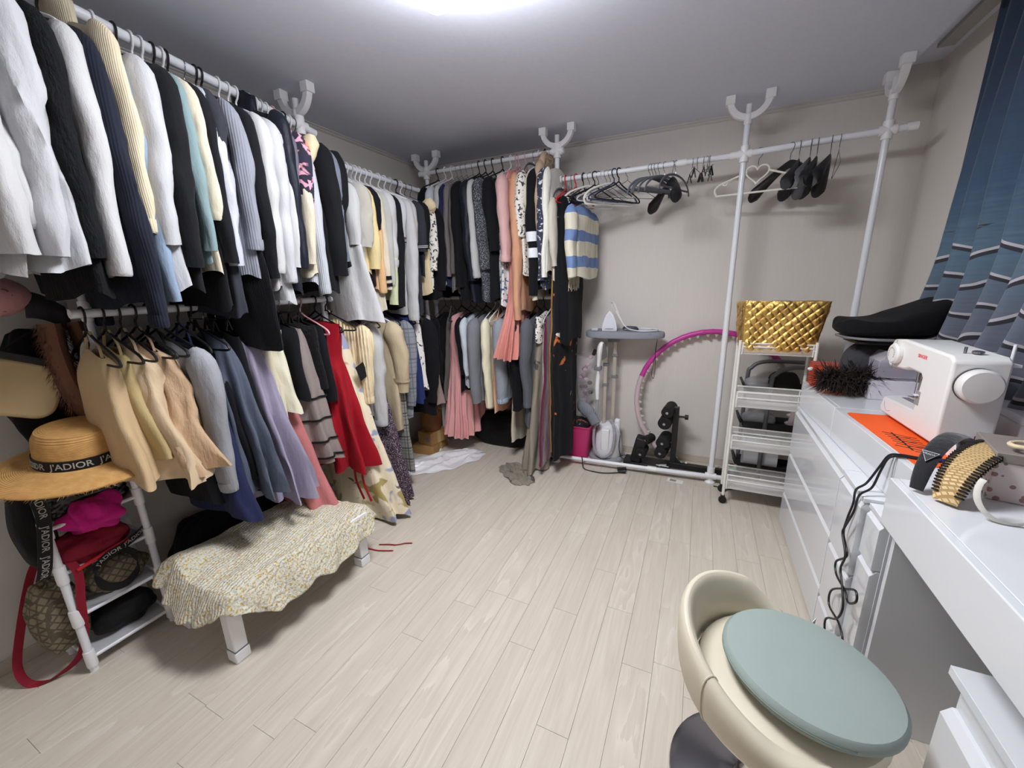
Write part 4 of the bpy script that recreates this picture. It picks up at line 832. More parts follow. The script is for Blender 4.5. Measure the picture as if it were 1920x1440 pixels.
# ------------------------------------------------------------------ massage hula hoop, leaning on the wall
hp = thing('hula_hoop', 'pink and green weighted hula hoop with inner massage knobs leaning on the wall', 'hula hoop', (0.115, 3.085, 0.53), rot=(R(-9), 0, 0))
mg, pk_, gr_ = mat_plain('hoop_magenta', (190, 60, 150), 0.35), mat_plain('hoop_pale', (206, 186, 190), 0.3, alpha=0.9), mat_plain('hoop_green', (70, 170, 120), 0.3, alpha=0.85)
knob_m = mat_plain('hoop_knob', (216, 206, 196), 0.25, alpha=0.8)
for a0, a1, m in ((40, 100, mg), (100, 162, mg), (162, 210, pk_), (210, 252, pk_), (252, 300, gr_), (300, 345, gr_), (345, 400, pk_)):
    n = 16; pts = [(0.505*math.cos(R(a0+(a1-a0)*k/n)), 0, 0.505*math.sin(R(a0+(a1-a0)*k/n))) for k in range(n+1)]
    rr = [0.0195*(1+0.05*math.cos(k*PI)) for k in range(n+1)]; sg = MB().tube(pts, rr, 12).build('segment', m, hp)
    for k in range(int((a1-a0)/6.5)):
        a = R(a0+4+k*6.5); c = Vector((0.487*math.cos(a), 0, 0.487*math.sin(a))); d = -c.normalized(); kb = MB().tube([c, c+d*0.010, c+d*0.019], [0.016, 0.012, 0.004], 8).build('knob', knob_m, sg)

# ------------------------------------------------------------------ black sit-up trainer
ex = thing('exercise_frame', 'black steel sit-up trainer with foam rollers on the floor under the hula hoop', 'exercise machine', (-0.10, 2.99, 0))
MB().box(-0.35, -0.015, -0.045, 0.10, 0.018, 0.036).build('foot_plate', black_metal, ex, bevel=0.003)
for x, y in ((-0.33, -0.03), (-0.05, -0.03), (-0.33, 0.08), (-0.05, 0.08)): MB().lathe([(0.012, 0), (0.014, 0.018)], 10, (x, y, 0)).build('rubber_foot', black_plastic, ex)
MB().box(-0.02, 0.42, -0.02, 0.02, 0.03, 0.07).build('beam', black_metal, ex, bevel=0.002)
MB().box(-0.018, 0.022, -0.018, 0.022, 0.07, 0.50).build('mast', black_metal, ex, bevel=0.002); MB().box(-0.013, 0.017, -0.013, 0.017, 0.07, 0.27).build('sleeve', black_metal, ex)
MB().tube([(0.02, 0, 0.43), (0.07, 0, 0.43)], [0.008, 0.008], 10).tube([(0.06, 0, 0.43), (0.085, 0, 0.43)], 0.018, 12).build('adjust_knob', black_plastic, ex)
MB().prism([(0.02, 0.035), (0.10, 0.035), (0.02, 0.115)], -0.006, 0.006, 'y').build('gusset', black_metal, ex)
foam = mat_plain('foam_black', (26, 26, 28), 0.9, bump=0.3, bscale=160)
def roller(a, b, r=0.042):
    a, b = Vector(a), Vector(b); d = (b-a).normalized()
    o = MB().tube([a, a+d*0.008, b-d*0.008, b], [r*0.8, r, r, r*0.8], 20).build('foam_roller', foam, ex); MB().tube([a-d*0.006, a+d*0.002], 0.010, 10).build('bolt', wire_metal, o)
roller((-0.055, -0.09, 0.475), (-0.035, 0.09, 0.475)); roller((-0.07, -0.09, 0.39), (-0.05, 0.09, 0.40), 0.046); roller((-0.075, -0.08, 0.235), (-0.055, 0.09, 0.235), 0.046); roller((-0.085, -0.09, 0.16), (-0.06, 0.09, 0.17), 0.044)
MB().box(-0.09, -0.02, -0.03, 0.03, 0.37, 0.49).build('roller_bracket', black_metal, ex, bevel=0.01); MB().box(-0.10, -0.03, -0.03, 0.03, 0.14, 0.25).build('roller_bracket', black_metal, ex, bevel=0.01)
MB().box(-0.285, -0.205, -0.04, 0.06, 0.036, 0.235, Matrix.Rotation(R(12), 3, 'Y')).build('ankle_block', black_plastic, ex, bevel=0.012, seg=3); roller((-0.225, -0.065, 0.12), (-0.215, 0.07, 0.13), 0.040); roller((-0.20, -0.03, 0.22), (-0.16, 0.08, 0.215), 0.034)
MB().tube([(0.40, -0.10, 0.045), (0.40, 0.12, 0.045)], 0.03, 14).build('end_roller', foam, ex)
tp = thing('torn_tape', 'torn strip of white tape on the black foot plate', 'tape', (-0.165, 2.965, 0.0365))
MB().box(-0.045, 0.045, -0.006, 0.006, 0, 0.001, Matrix.Rotation(R(-4), 3, 'Z')).build('strip', white_plastic, tp); MB().box(-0.03, 0.03, -0.004, 0.004, 0.0012, 0.012, Matrix.Rotation(R(30), 3, 'Z')).build('curl', white_plastic, tp)

# ------------------------------------------------------------------ pink bin and what is in it
bn = thing('pink_bin', 'magenta plastic storage bin beside the steamer, heaped with fabric', 'bin', (-0.845, 3.02, 0))
mb = MB(); mb.loft([[(x, y, z) for x, y in rrect(-0.105-i, 0.105+i, -0.09-i, 0.09+i, 0.025)] for i, z in ((0, 0), (0.0, 0.004), (0.028, 0.27), (0.034, 0.275), (0.034, 0.285), (0.026, 0.285), (0.022, 0.27), (-0.004, 0.01))], caps=True); mb.build('tub', mat_plain('magenta_plastic', (196, 52, 112), 0.35), bn)
def heap(name, label, cat, loc, rx, ry, h, mat, seed, rz=0):
    o = blob(rx, ry, h, seed).build(name, mat, None, subsurf=1); o.location = loc; o.rotation_euler = (0, 0, rz); return tag(o, label, cat)
heap('folded_cloth', 'black printed cloth filling the pink bin', 'cloth', (-0.85, 3.02, 0.20), 0.115, 0.10, 0.12, fab_blotch('bin_print', (30, 30, 36), [((150, 90, 60), 0.62, 1, 1), ((190, 190, 200), 0.66, 1.4, 2)]), 3.3)
ks = thing('knit_sleeve', 'grey knit garment spilling over the edge of the pink bin', 'knitwear', (-0.77, 2.98, 0.33))
MB().tube(smooth_path([(-0.05, 0.05, 0.09), (-0.02, 0.0, 0.10), (0.035, -0.02, 0.07), (0.075, -0.03, 0.02), (0.10, -0.035, -0.02)], 5), [0.05]*6+[0.055]*6+[0.045]*8+[0.035], 14, ell=(1.0, 0.55)).build('folds', fabric('bin_grey_knit', (128, 132, 142), 0.95, rib=400), ks)
wp = thing('wrapped_bouquet', 'clear-wrapped pink dried flowers standing behind the pink bin', 'bouquet', (-0.80, 3.10, 0.33))
mb = MB(); mb.lathe([(0.02, 0.0), (0.05, 0.16), (0.085, 0.40), (0.092, 0.50)], 20, caps=False)
for i, v in enumerate(mb.v): v += Vector((0.012*pnoise(v.x*20, v.y*20, v.z*9), 0.012*pnoise(v.x*22+5, v.y*20, v.z*9), 0.02*pnoise(v.x*30, v.y*30, 3)))
mb.build('wrap', mat_plain('cellophane', (226, 220, 226), 0.08, var=0, alpha=0.22), wp)
rg = random.Random(11)
for k in range(16):
    z = 0.18+0.30*rg.random(); a = rg.random()*6.28; q = 0.045*rg.random()
    MB().sphere((q*math.cos(a), q*math.sin(a), z), 0.020, 8, 6, (1, 1, 0.8)).build('flower', mat_plain('dry_pink_%d' % (k % 3), ((206, 168, 186), (150, 110, 130), (70, 52, 62))[k % 3], 0.9, bump=0.8, bscale=120), wp)
MB().tube([(0, 0, 0.0), (0.005, 0, 0.20)], 0.006, 8).build('stem', mat_plain('stem_pink', (190, 140, 170), 0.7), wp)
MB().box(0.06, 0.085, -0.03, -0.018, 0.50, 0.55, Matrix.Rotation(R(20), 3, 'Y')).build('binder_clip', black_metal, wp, bevel=0.003)

# ------------------------------------------------------------------ floor bits by the rail
cable('floor_cable', 'black mains cable trailing over the white floor rail', [(-0.62, 2.93, 0.006), (-0.70, 2.93, 0.006), (-0.74, 2.88, 0.012), (-0.745, 2.83, 0.071), (-0.735, 2.80, 0.06), (-0.71, 2.765, 0.006), (-0.62, 2.745, 0.0045), (-0.54, 2.755, 0.0045), (-0.45, 2.795, 0.008)], 0.0042)
pl = thing('mains_plug', 'black mains plug lying on the floor in front of the white rail', 'plug', (-0.43, 2.805, 0.016), R(20))
MB().tube([(-0.03, 0, 0), (0.02, 0, 0)], [0.008, 0.016], 12).build('body', black_plastic, pl)
for s in (-1, 1): MB().tube([(0.02, s*0.009, 0), (0.038, s*0.009, 0)], 0.0024, 8).build('pin', chrome, pl)
MB().box(-0.03, 0.035, 0.018, 0.05, -0.015, 0.012).build('adapter', black_plastic, pl, bevel=0.003)
cable('steamer_cable', 'thin black cable curling beside the steamer base', [(-0.50, 3.06, 0.20), (-0.495, 3.0, 0.12), (-0.47, 2.965, 0.06), (-0.42, 2.955, 0.04), (-0.385, 2.965, 0.041), (-0.40, 3.02, 0.041), (-0.46, 3.04, 0.045), (-0.49, 3.02, 0.03)], 0.003)
sk = thing('paper_label', 'small white paper label with a grey print lying on the floor', 'label', (-0.065, 2.825, 0.0006), R(-8))
MB().box(-0.052, 0.052, -0.028, 0.028, 0, 0.0006).build('paper', mat_plain('paper_white', (232, 230, 224), 0.7), sk); MB().box(-0.036, 0.005, -0.014, 0.018, 0.0006, 0.0010).build('print', mat_plain('print_grey', (150, 144, 138), 0.7), sk)
cable('post_cable', 'short black cable coiled at the foot of the middle post', [(0.18, 2.84, 0.005), (0.215, 2.83, 0.006), (0.24, 2.80, 0.006), (0.27, 2.82, 0.006), (0.33, 2.86, 0.006)], 0.0035)
def sheet(name, label, cat, ctr, rx, ry, mat, h=0.04, seed=1, rz=0, n=44, solid=0.001, irr=0.16):
    def pt(u, v):
        a, b = 2*u-1, 2*v-1; q = math.sqrt(1-0.5*b*b*0.8); x = rx*a*q*(1+irr*pnoise(b*2+seed, 3)+irr*0.2*pnoise(b*4+seed, 8)); y = ry*b*math.sqrt(1-0.4*a*a)*(1+irr*pnoise(a*2, seed+7)+irr*0.2*pnoise(a*4+seed, 4))
        z = 0.004 + h*max(0, 0.9*(0.55-abs(pnoise(a*1.7+seed, b*1.5))*1.6) + 0.35*(0.4-abs(pnoise(a*4.1+seed, b*3.7, 2))))*(1-max(a*a, b*b)**2)
        return Vector((x, y, z))
    o = MB().grid(pt, n, n).build(name, mat, None, solid=solid); o.location = ctr; o.rotation_euler = (0, 0, rz); return tag(o, label, cat)
sheet('plastic_sheet', 'crumpled white plastic garment bag lying on the floor under the clothes', 'plastic bag', (-1.82, 2.47, 0.0), 0.17, 0.36, mat_plain('white_film', (236, 234, 236), 0.22, var=0.02, bump=0.5, bscale=26), 0.06, 4.2, R(-38), irr=0.24)
kraft = mat_plain('kraft_card', (176, 134, 84), 0.8, var=0.06)
for lab, x, y, z, a, b, c, rz in (('flat brown cardboard box on the floor in the far left corner', -2.06, 2.66, 0.0, 0.20, 0.26, 0.075, 6), ('small brown carton with faded stamp on the flat cardboard box', -2.03, 2.66, 0.0765, 0.15, 0.20, 0.11, -8)):
    k = thing('cardboard_box', lab, 'box', (x, y, z), R(rz)); MB().box(-a/2, a/2, -b/2, b/2, 0, c).build('body', kraft, k, bevel=0.003); MB().box(-a/2-0.0006, a/2+0.0006, -0.02, 0.02, 0.003, c+0.0008).build('packing_tape', mat_plain('tape_brown', (196, 164, 116), 0.3), k)
    if z > 0.05: MB().prism([(0.02, 0.03), (0.055, 0.03), (0.05, 0.07), (0.025, 0.07)], -b/2-0.0012, -b/2-0.0002, 'y').build('stamp', mat_plain('stamp_violet', (130, 110, 130), 0.8), k)
bk_ = thing('wicker_basket', 'brown woven basket standing on the carton behind the blue dress', 'basket', (-2.03, 2.66, 0.188))
MB().lathe([(0.075, 0), (0.09, 0.06), (0.092, 0.16), (0.096, 0.17), (0.084, 0.165), (0.07, 0.012)], 26).build('shell', mat_straw('wicker', (170, 110, 50), (84, 50, 24), 60), bk_)
# ------------------------------------------------------------------ white tube shelf on the left
shelf = thing('tube_shelf', 'white plastic-tube shelf rack at the left crammed with hats and bags', 'shelf', (0, 0, 0))
SXF, SXB, SY0, SY1 = -2.0, -2.185, 0.416, 0.674
for x in (SXF, SXB):
    for y, zt in ((SY0, 0.80), (SY1, 1.42)):
        p = MB().tube([(x, y, 0), (x, y, zt)], 0.0125, 14).build('post', white_pipe, shelf)
        for z in (0.055, 0.24, 0.425, 0.605, 0.79, 0.97, 1.16, 1.34):
            if z < zt: MB().lathe([(0.0155, z-0.035), (0.0165, z-0.03), (0.0165, z+0.03), (0.0155, z+0.035)], 14, (x, y, 0)).build('collar', white_plastic, p)
for z in (0.055, 0.24, 0.425, 0.605, 0.79):
    for x in (SXF, SXB): MB().tube([(x, SY0, z), (x, SY1, z)], 0.0075, 10).build('rail', white_pipe, shelf)
    for y in (SY0, SY1): MB().tube([(SXB, y, z), (SXF, y, z)], 0.0075, 10).build('rail', white_pipe, shelf)
    MB().box(SXB+0.009, SXF-0.009, SY0+0.008, SY1-0.008, z-0.002, z+0.003).build('shelf_board', mat_plain('shelf_sheet', (206, 207, 212), 0.45), shelf, bevel=0.001)
MB().tube([(SXB, SY1, 1.34), (SXF, SY1, 1.34)], 0.0075, 10).build('rail', white_pipe, shelf)

def ribbon(path, w, mat, name, parent, th=0.0012, side=(0, 0, 1)):
    P = smooth_path(path, 8); rings = []; sd = Vector(side)
    for i, p in enumerate(P):
        t = (P[min(i+1, len(P)-1)]-P[max(i-1, 0)]).normalized(); s = (sd - t*sd.dot(t)).normalized(); n = t.cross(s)
        rings.append([p+s*w/2+n*th, p-s*w/2+n*th, p-s*w/2-n*th, p+s*w/2-n*th])
    return MB().loft(rings).build(name, mat, parent), P
rib_black = fabric('ribbon_black', (20, 20, 22), 0.6, wb=0.1); let_white = mat_plain('letter_white', (222, 220, 214), 0.7)
def letters_on(P, txt, starts, size, parent, side, off, flip=1, upflip=1):
    """lettering laid along a ribbon path"""
    L = [0]
    for a, b in zip(P, P[1:]): L.append(L[-1]+(b-a).length)
    sd0 = Vector(side); mb = MB()
    for s0 in starts:
        vs, fs = text_geo(txt, size); out = []
        for v in vs:
            d = min(max(s0+v.x*flip, 0), L[-1]*0.999); i = next(k for k in range(len(L)-1) if L[k+1] >= d); f = (d-L[i])/max(1e-9, L[i+1]-L[i])
            p = P[i].lerp(P[i+1], f); t = (P[i+1]-P[i]).normalized(); s = (sd0 - t*sd0.dot(t)).normalized(); n = t.cross(s)
            out.append(p + s*v.y*upflip + n*off)
        mb.add(out, fs)
    return mb.build('lettering', let_white, parent, smooth=False)
# straw hat
hat = thing('straw_hat', 'wide-brimmed tan straw hat with frayed edge and black lettered ribbon', 'hat', (-1.985, 0.555, 0.822), rot=(R(2), R(8), R(10)))
straw = NT('raffia'); x, y, z = straw.sep(); rad = straw.math('SQRT', straw.math('ADD', straw.math('MULTIPLY', x, x), straw.math('MULTIPLY', y, y)))
rows = straw.math('SINE', straw.math('MULTIPLY', straw.math('ADD', rad, z), 1500.0)); sn = straw.noise(160, 3)
straw.set(Base_Color=straw.mix(straw.noise(40, 4), srgb(222, 176, 110), srgb(178, 128, 66)), Roughness=0.8); straw.bump(straw.math('ADD', rows, sn), 0.5, 0.002)
MB().lathe([(0.235, -0.014), (0.236, -0.011), (0.19, 0.001), (0.135, 0.008), (0.119, 0.014), (0.115, 0.05), (0.109, 0.105), (0.098, 0.128), (0.07, 0.136), (0.0, 0.132)], 64).build('crown_and_brim', straw.m, hat, solid=0.003)
rg = random.Random(2); mb = MB()
for k in range(900):
    a = rg.random()*2*PI; r0 = 0.225+0.008*rg.random(); c = Vector((r0*math.cos(a), r0*math.sin(a), -0.011+0.004*rg.random())); da = a+rg.gauss(0, 0.5); d = Vector((math.cos(da), math.sin(da), rg.gauss(-0.15, 0.3))); L = rg.uniform(0.008, 0.026); s = Vector((-math.sin(a), math.cos(a), 0))*0.0007
    mb.add([c-s, c+s, c+d*L], [(0, 1, 2)])
o = mb.build('frayed_edge', straw.m, hat, smooth=False); o['kind'] = 'stuff'
MB().lathe([(0.1205, 0.012), (0.1225, 0.013), (0.1195, 0.051), (0.1175, 0.050)], 64, caps=False).build('ribbon', rib_black, hat)
mb = MB()
for a0 in range(-100, 260, 58):
    vs, fs = text_geo("J'ADIOR", 0.030)
    mb.add([Vector(((0.1232-0.085*(v.y+0.017)+0.0006)*math.cos(R(a0)+v.x/0.121), (0.1232-0.085*(v.y+0.017)+0.0006)*math.sin(R(a0)+v.x/0.121), 0.032+v.y)) for v in vs], fs)
mb.build('lettering', let_white, hat, smooth=False)
# bags on the shelves
bagroot = thing('quilted_bag', 'black quilted shiny bag on the second shelf from the top', 'bag', (-2.085, 0.552, 0.609))
def puffy(w, d, h, n=0.045, amp=0.008):
    mb = MB(); nx, nz = 60, 36; rings = []
    for j in range(nz+1):
        t = j/nz; z = h*t; e = (1-abs(2*t-1)**5)
        ring = []
        for k in range(80):
            a = 2*PI*k/80; c, s = math.cos(a), math.sin(a); px = math.copysign(abs(c)**0.35, c)*d/2; py = math.copysign(abs(s)**0.35, s)*w/2
            q = (py if abs(c) > abs(s)*0.9 else px); dd = amp*abs(math.sin(PI*(q+z)/n))*abs(math.sin(PI*(q-z)/n))*e
            f = 0.90+0.10*e
            ring.append(Vector((px*f+math.copysign(dd, px)*min(1, abs(c)*1.6), py*f+math.copysign(dd, py)*min(1, abs(s)*1.2), z)))
        rings.append(ring)
    return mb.loft(rings)
puffy(0.225, 0.13, 0.135).build('body', mat_plain('black_patent', (18, 18, 20), 0.28, coat=0.3, var=0), bagroot)
MB().tube(smooth_path([(0.066, -0.08, 0.118), (0.076, -0.02, 0.124), (0.074, 0.06, 0.130)], 6), 0.003, 6).build('clear_strap', clear_plastic, bagroot)
strap2 = thing('lettered_strap', 'black strap with white lettering hanging down beside the left shelf post', 'strap', (-1.972, 0.395, 0.80))
path = [(0.0, 0.015, -0.02), (0.006, 0.02, -0.12), (0.004, 0.005, -0.22), (-0.01, -0.01, -0.31), (-0.03, -0.02, -0.36)]
o, P = ribbon(path, 0.036, rib_black, 'webbing', strap2, side=(0, 1, 0)); letters_on(P, "J'ADIOR", (0.07, 0.19, 0.30), 0.026, strap2, (0, 1, 0), 0.0018, 1, 1); letters_on(P, "J'ADIOR", (0.07, 0.19, 0.30), 0.026, strap2, (0, 1, 0), -0.0018, 1, -1)
dk_bag = heap('black_bag', 'soft black bag behind the lettered strap at the left end of the shelf', 'bag', (-2.12, 0.415, 0.43), 0.07, 0.05, 0.33, fabric('bag_black', (22, 22, 24), 0.8), 5.1)
mgc = fabric('magenta_cotton', (196, 30, 128), 0.85, wb=0.4)
def crumple(rx, ry, h, seed, fold=1.0):
    mb = blob(rx, ry, h, seed, 40, 22)
    for v in mb.v:
        n = Vector((v.x, v.y, v.z-h/2)).normalized(); r = abs(pnoise(v.x*14+seed, v.y*14, v.z*14)); v += n*(0.03*fold*(r-0.25)*min(rx, ry)/0.06)
    return mb
o = crumple(0.075, 0.085, 0.13, 6.3, 1.3).build('magenta_cloth', mgc, None, subsurf=1); o.location = (-2.03, 0.545, 0.535); tag(o, 'bright magenta cloth crumpled on the middle shelf', 'cloth')
o = crumple(0.085, 0.11, 0.10, 2.7, 1.0).build('crimson_bag', fabric('crimson_cloth', (128, 22, 44), 0.8), None, subsurf=1); o.location = (-2.06, 0.525, 0.43); tag(o, 'dark crimson soft bag under the magenta cloth', 'bag')
rs = thing('red_strap', 'long red strap hanging in a loop to the floor left of the shelf', 'strap', (-2.0, 0.38, 0.5))
red_web = fabric('red_web', (140, 24, 44), 0.7)
ribbon([(-0.02, 0.06, -0.02), (0.025, 0.07, -0.08), (0.02, 0.055, -0.20), (0.0, 0.045, -0.32), (-0.03, 0.02, -0.43), (-0.08, -0.04, -0.488), (-0.13, -0.09, -0.494), (-0.17, -0.10, -0.43), (-0.19, -0.06, -0.30), (-0.18, 0.0, -0.12), (-0.12, 0.03, -0.02)], 0.024, red_web, 'webbing', rs, side=(0.3, 1, 0))
sb = thing('lettered_strap', 'wide black lettered strap draped over the middle shelf rail in a loop', 'strap', (-1.985, 0.55, 0.43))
path = [(-0.03, 0.12, 0.03), (0.0, 0.09, 0.028), (0.018, 0.03, 0.015), (0.02, -0.02, 0.006), (0.022, -0.06, -0.03), (0.03, -0.05, -0.10), (0.032, 0.0, -0.13), (0.03, 0.045, -0.10), (0.026, 0.05, -0.03), (0.0, 0.03, 0.0)]
o, P = ribbon(path, 0.034, rib_black, 'webbing', sb, side=(0.25, 0, 1)); letters_on(P, "J'ADIOR", (0.06, 0.155), 0.024, sb, (0.25, 0, 1), 0.0018, 1, 1); letters_on(P, "J'ADIOR", (0.06, 0.155, 0.40), 0.024, sb, (0.25, 0, 1), -0.0018, -1, 1)
MB().tube(smooth_path([(0.012, -0.10, 0.0), (0.018, -0.03, 0.018), (0.012, 0.05, 0.03)], 6), 0.007, 8).build('red_edge', mat_plain('red_edge', (190, 24, 36), 0.5), sb)
pou = NT('monogram_canvas'); vo = pou.n('TexVoronoi', {'Vector': pou.mapping((1, 1, 1.0), rot=(0.78, 0, 0)), 'Scale': 42.0, 'Randomness': 0.1}, feature='DISTANCE_TO_EDGE')
pou.set(Base_Color=pou.mix(pou.math('LESS_THAN', vo.outputs['Distance'], 0.12), srgb(126, 114, 92), srgb(84, 74, 58)), Roughness=0.7)
for lab, lc, rx, ry, h, sd in (('olive patterned canvas pouch on the lower shelf under the strap loop', (-2.09, 0.57, 0.245), 0.075, 0.10, 0.13, 8.8), ('olive patterned canvas tote slumped at the left end of the lower shelf', (-2.10, 0.40, 0.10), 0.07, 0.075, 0.28, 9.4)):
    o = crumple(rx, ry, h, sd, 0.5).build('canvas_pouch', pou.m, None, subsurf=1); o.location = lc; tag(o, lab, 'pouch')
o = crumple(0.075, 0.105, 0.125, 12.2, 0.5).build('black_pouch', fabric('pouch_black', (24, 24, 27), 0.7), None, subsurf=1); o.location = (-2.10, 0.56, 0.060); tag(o, 'soft black pouch on the lowest shelf board', 'pouch')
# things hanging above the hat
bb = thing('beige_bag', 'beige flat bag with black zip edge above the straw hat', 'bag', (-2.10, 0.455, 1.00), rot=(R(-26), 0, 0))
MB().prism(rrect(-0.11, 0.09, 0.0, 0.19, 0.05), -0.025, 0.025, 'x').build('body', mat_plain('beige_suede', (206, 182, 140), 0.75, bump=0.1, bscale=200), bb, bevel=0.012, seg=3)
MB().box(-0.028, 0.028, -0.115, 0.085, 0.186, 0.212).build('zip_edge', mat_plain('bag_trim', (40, 38, 36), 0.4), bb, bevel=0.004)
MB().box(0.022, 0.034, 0.05, 0.10, 0.175, 0.205).build('pull_tab', mat_plain('pull_beige', (198, 168, 124), 0.6), bb, bevel=0.005)
MB().tube(smooth_path([(0, -0.08, 0.205), (-0.02, -0.02, 0.30), (-0.02, 0.05, 0.32), (0, 0.07, 0.21)], 6), 0.004, 6).build('handle', black_plastic, bb)
def fur(name, label, cat, pts, rad, mat, n=900, ell=(1, 0.6), seed=1, L=(0.012, 0.03), root=None):
    root = root or thing(name, label, cat, (0, 0, 0)); P = smooth_path(pts, 5); rr = [rad[0]+(rad[1]-rad[0])*i/(len(P)-1) for i in range(len(P))]
    MB().tube(P, rr, 12, ell=ell).build('body', mat, root); rg = random.Random(seed); mb = MB()
    for k in range(n):
        i = rg.randrange(len(P)-1); t = (P[i+1]-P[i]).normalized(); a = Vector((rg.gauss(0, 1), rg.gauss(0, 1), rg.gauss(0, 1))); d = (a-t*a.dot(t)).normalized(); c = P[i].lerp(P[i+1], rg.random())+d*rr[i]*0.72
        e = d*0.7+t*rg.uniform(0, 0.9)+Vector((0, 0, -0.5)); s = d.cross(t)*rg.uniform(0.0012, 0.003); l = rg.uniform(*L); mb.add([c-s, c+s, c+e*l], [(0, 1, 2)])
    f = mb.build('pile', mat, root, smooth=False); f['kind'] = 'stuff'; return root
fur_br = mat_plain('brown_fur', (122, 84, 66), 0.95, var=0.12)
fur('fur_stole', 'shaggy brown faux-fur stole hanging beside the tall shelf post', 'stole', [(-2.09, 0.60, 1.30), (-2.085, 0.595, 1.20), (-2.075, 0.60, 1.08), (-2.06, 0.625, 0.98), (-2.05, 0.665, 0.93)], (0.048, 0.06), fur_br, 1500)
fur('fur_stole', 'brown faux-fur band folded behind the shaggy stole', 'stole', [(-2.11, 0.67, 1.30), (-2.10, 0.68, 1.18), (-2.085, 0.70, 1.05), (-2.07, 0.72, 0.92)], (0.035, 0.05), fur_br, 900, seed=3)
tw = thing('white_tie', 'pair of white tape ties hanging from the shelf post', 'ribbon', (-2.0, 0.655, 1.21))
ribbon([(0.0, 0.02, 0.03), (0.015, 0.005, 0.0), (0.02, -0.015, -0.05), (0.022, -0.03, -0.09)], 0.014, mat_plain('tape_white', (222, 220, 214), 0.8), 'tie', tw, side=(0, 1, 0.2)); ribbon([(0.0, 0.0, 0.03), (0.012, -0.018, 0.005), (0.014, -0.028, -0.035)], 0.013, mat_plain('tape_white', (222, 220, 214), 0.8), 'tie', tw, side=(0, 1, 0.2))
pc = thing('baseball_cap', 'dusty pink printed cap hanging at the top left of the shelf', 'cap', (-2.14, 0.50, 1.40))
tpk = fab_blotch('dusty_pink_print', (204, 150, 152), [((140, 96, 104), 0.66, 1.5, 4)], 26)
MB().sphere((0, -0.02, 0), 0.115, 26, 16, (0.75, 1.0, 0.62)).build('crown', tpk, pc)
mb = MB(); mb.grid(lambda u, v: Vector((0.02+0.05*math.sin(PI*u)*0.4, 0.06+0.10*v, -0.03+0.09*(u-0.5)-0.06*v*v)), 10, 8); mb.build('peak', fabric('cap_peak', (48, 46, 52), 0.8), pc, solid=0.005)
# ------------------------------------------------------------------ bench with quilted cloth
bench = thing('low_bench', 'low white bench with square legs under the quilted yellow cloth', 'bench', (-1.70, 0.985, 0))
for x, y in ((0.165, -0.305), (-0.195, -0.285), (0.205, 0.30), (-0.165, 0.31)):
    l = MB().box(x-0.026, x+0.026, y-0.026, y+0.026, 0.05, 0.262).build('leg', white_plastic, bench, bevel=0.005)
    MB().box(x-0.029, x+0.029, y-0.029, y+0.029, 0.0, 0.047).build('foot_cap', white_plastic, l, bevel=0.005); MB().box(x-0.0255, x+0.0255, y-0.0255, y+0.0255, 0.046, 0.051).build('cap_gap', grey_plastic, l)
MB().loft([[(x, y, z) for x, y in ((0.20, -0.34), (0.24, 0.335), (-0.20, 0.345), (-0.235, -0.32))] for z in (0.262, 0.288)]).build('top', white_plastic, bench, bevel=0.004)
def mat_quilt():
    t = NT('yellow_floral_seersucker'); v1 = t.noise(130, 2, 0.5); v2 = t.noise(150, 2, 0.5, vec=t.mapping(loc=(7, 3, 1)))
    col = t.mix(t.ramp(v1, [(0.56, (0, 0, 0)), (0.60, (1, 1, 1))]), srgb(214, 210, 192), srgb(196, 162, 78))
    col = t.mix(t.ramp(v2, [(0.60, (0, 0, 0)), (0.64, (1, 1, 1))]), col, srgb(150, 166, 176))
    x = t.sep(); pk = t.math('SINE', t.math('ADD', t.math('MULTIPLY', t.math('ADD', x[0], t.math('MULTIPLY', x[1], 0.25)), 480.0), t.math('MULTIPLY', t.noise(22, 3), 14.0)))
    h = t.math('ADD', t.math('MULTIPLY', pk, 0.6), t.math('MULTIPLY', t.noise(90, 3), 1.6))
    t.set(Base_Color=col, Roughness=0.92, Sheen_Weight=0.1); t.bump(h, 0.55, 0.006); return t.m
qc = thing('quilted_cloth', 'crinkled cream cloth with tiny yellow flowers draped over the low bench', 'cloth', (-1.70, 0.985, 0.30))
def cloth_pt(u, v):
    a, b = 2*u-1, 2*v-1                      # a across the bench (x), b along it (y)
    x = a*0.325+0.012; y = b*0.445+0.012
    x *= 1-0.20*b**4; y *= 1-0.20*a**4
    x += 0.035*pnoise(b*2.1+4, 1.3) + 0.02*b; y += 0.05*pnoise(a*1.8, 2.2)
    ex = max(0, abs(x)-0.215); ey = max(0, abs(y)-0.335)
    x2 = x - math.copysign(ex*0.50, x); y2 = y - math.copysign(ey*0.42, y)
    d = 0.95*math.hypot(ex*1.15, ey)
    wr = 0.020*abs(pnoise(a*2.2+1, b*2.6)) + 0.013*pnoise(a*6, b*5, 2)
    fold = 0.055*math.exp(-((a+0.35)**2/0.05+(b+0.72)**2/0.10))    # pushed-up hump near the front left
    gap = 0.20*math.exp(-((a+0.52)**2/0.012+(b+0.99)**2/0.06))      # the hem is rucked back and bares a bench corner
    k = min(1, d/0.04)
    n = Vector((math.copysign(1, x) if ex > ey else 0, math.copysign(1, y) if ey >= ex else 0, 0))*k
    rip = 0.012*math.sin((b if ex > ey else a)*17+2.0*pnoise(a*2, b*2))*min(1, d/0.12)
    p = Vector((x2, y2+gap*0.9, max(0.012, 0.004+wr-d*1.18+fold+gap*0.10))) + n*(rip+0.006)
    if d > 0: p.z = min(p.z, 0.02) if d > 0.03 else p.z
    return p
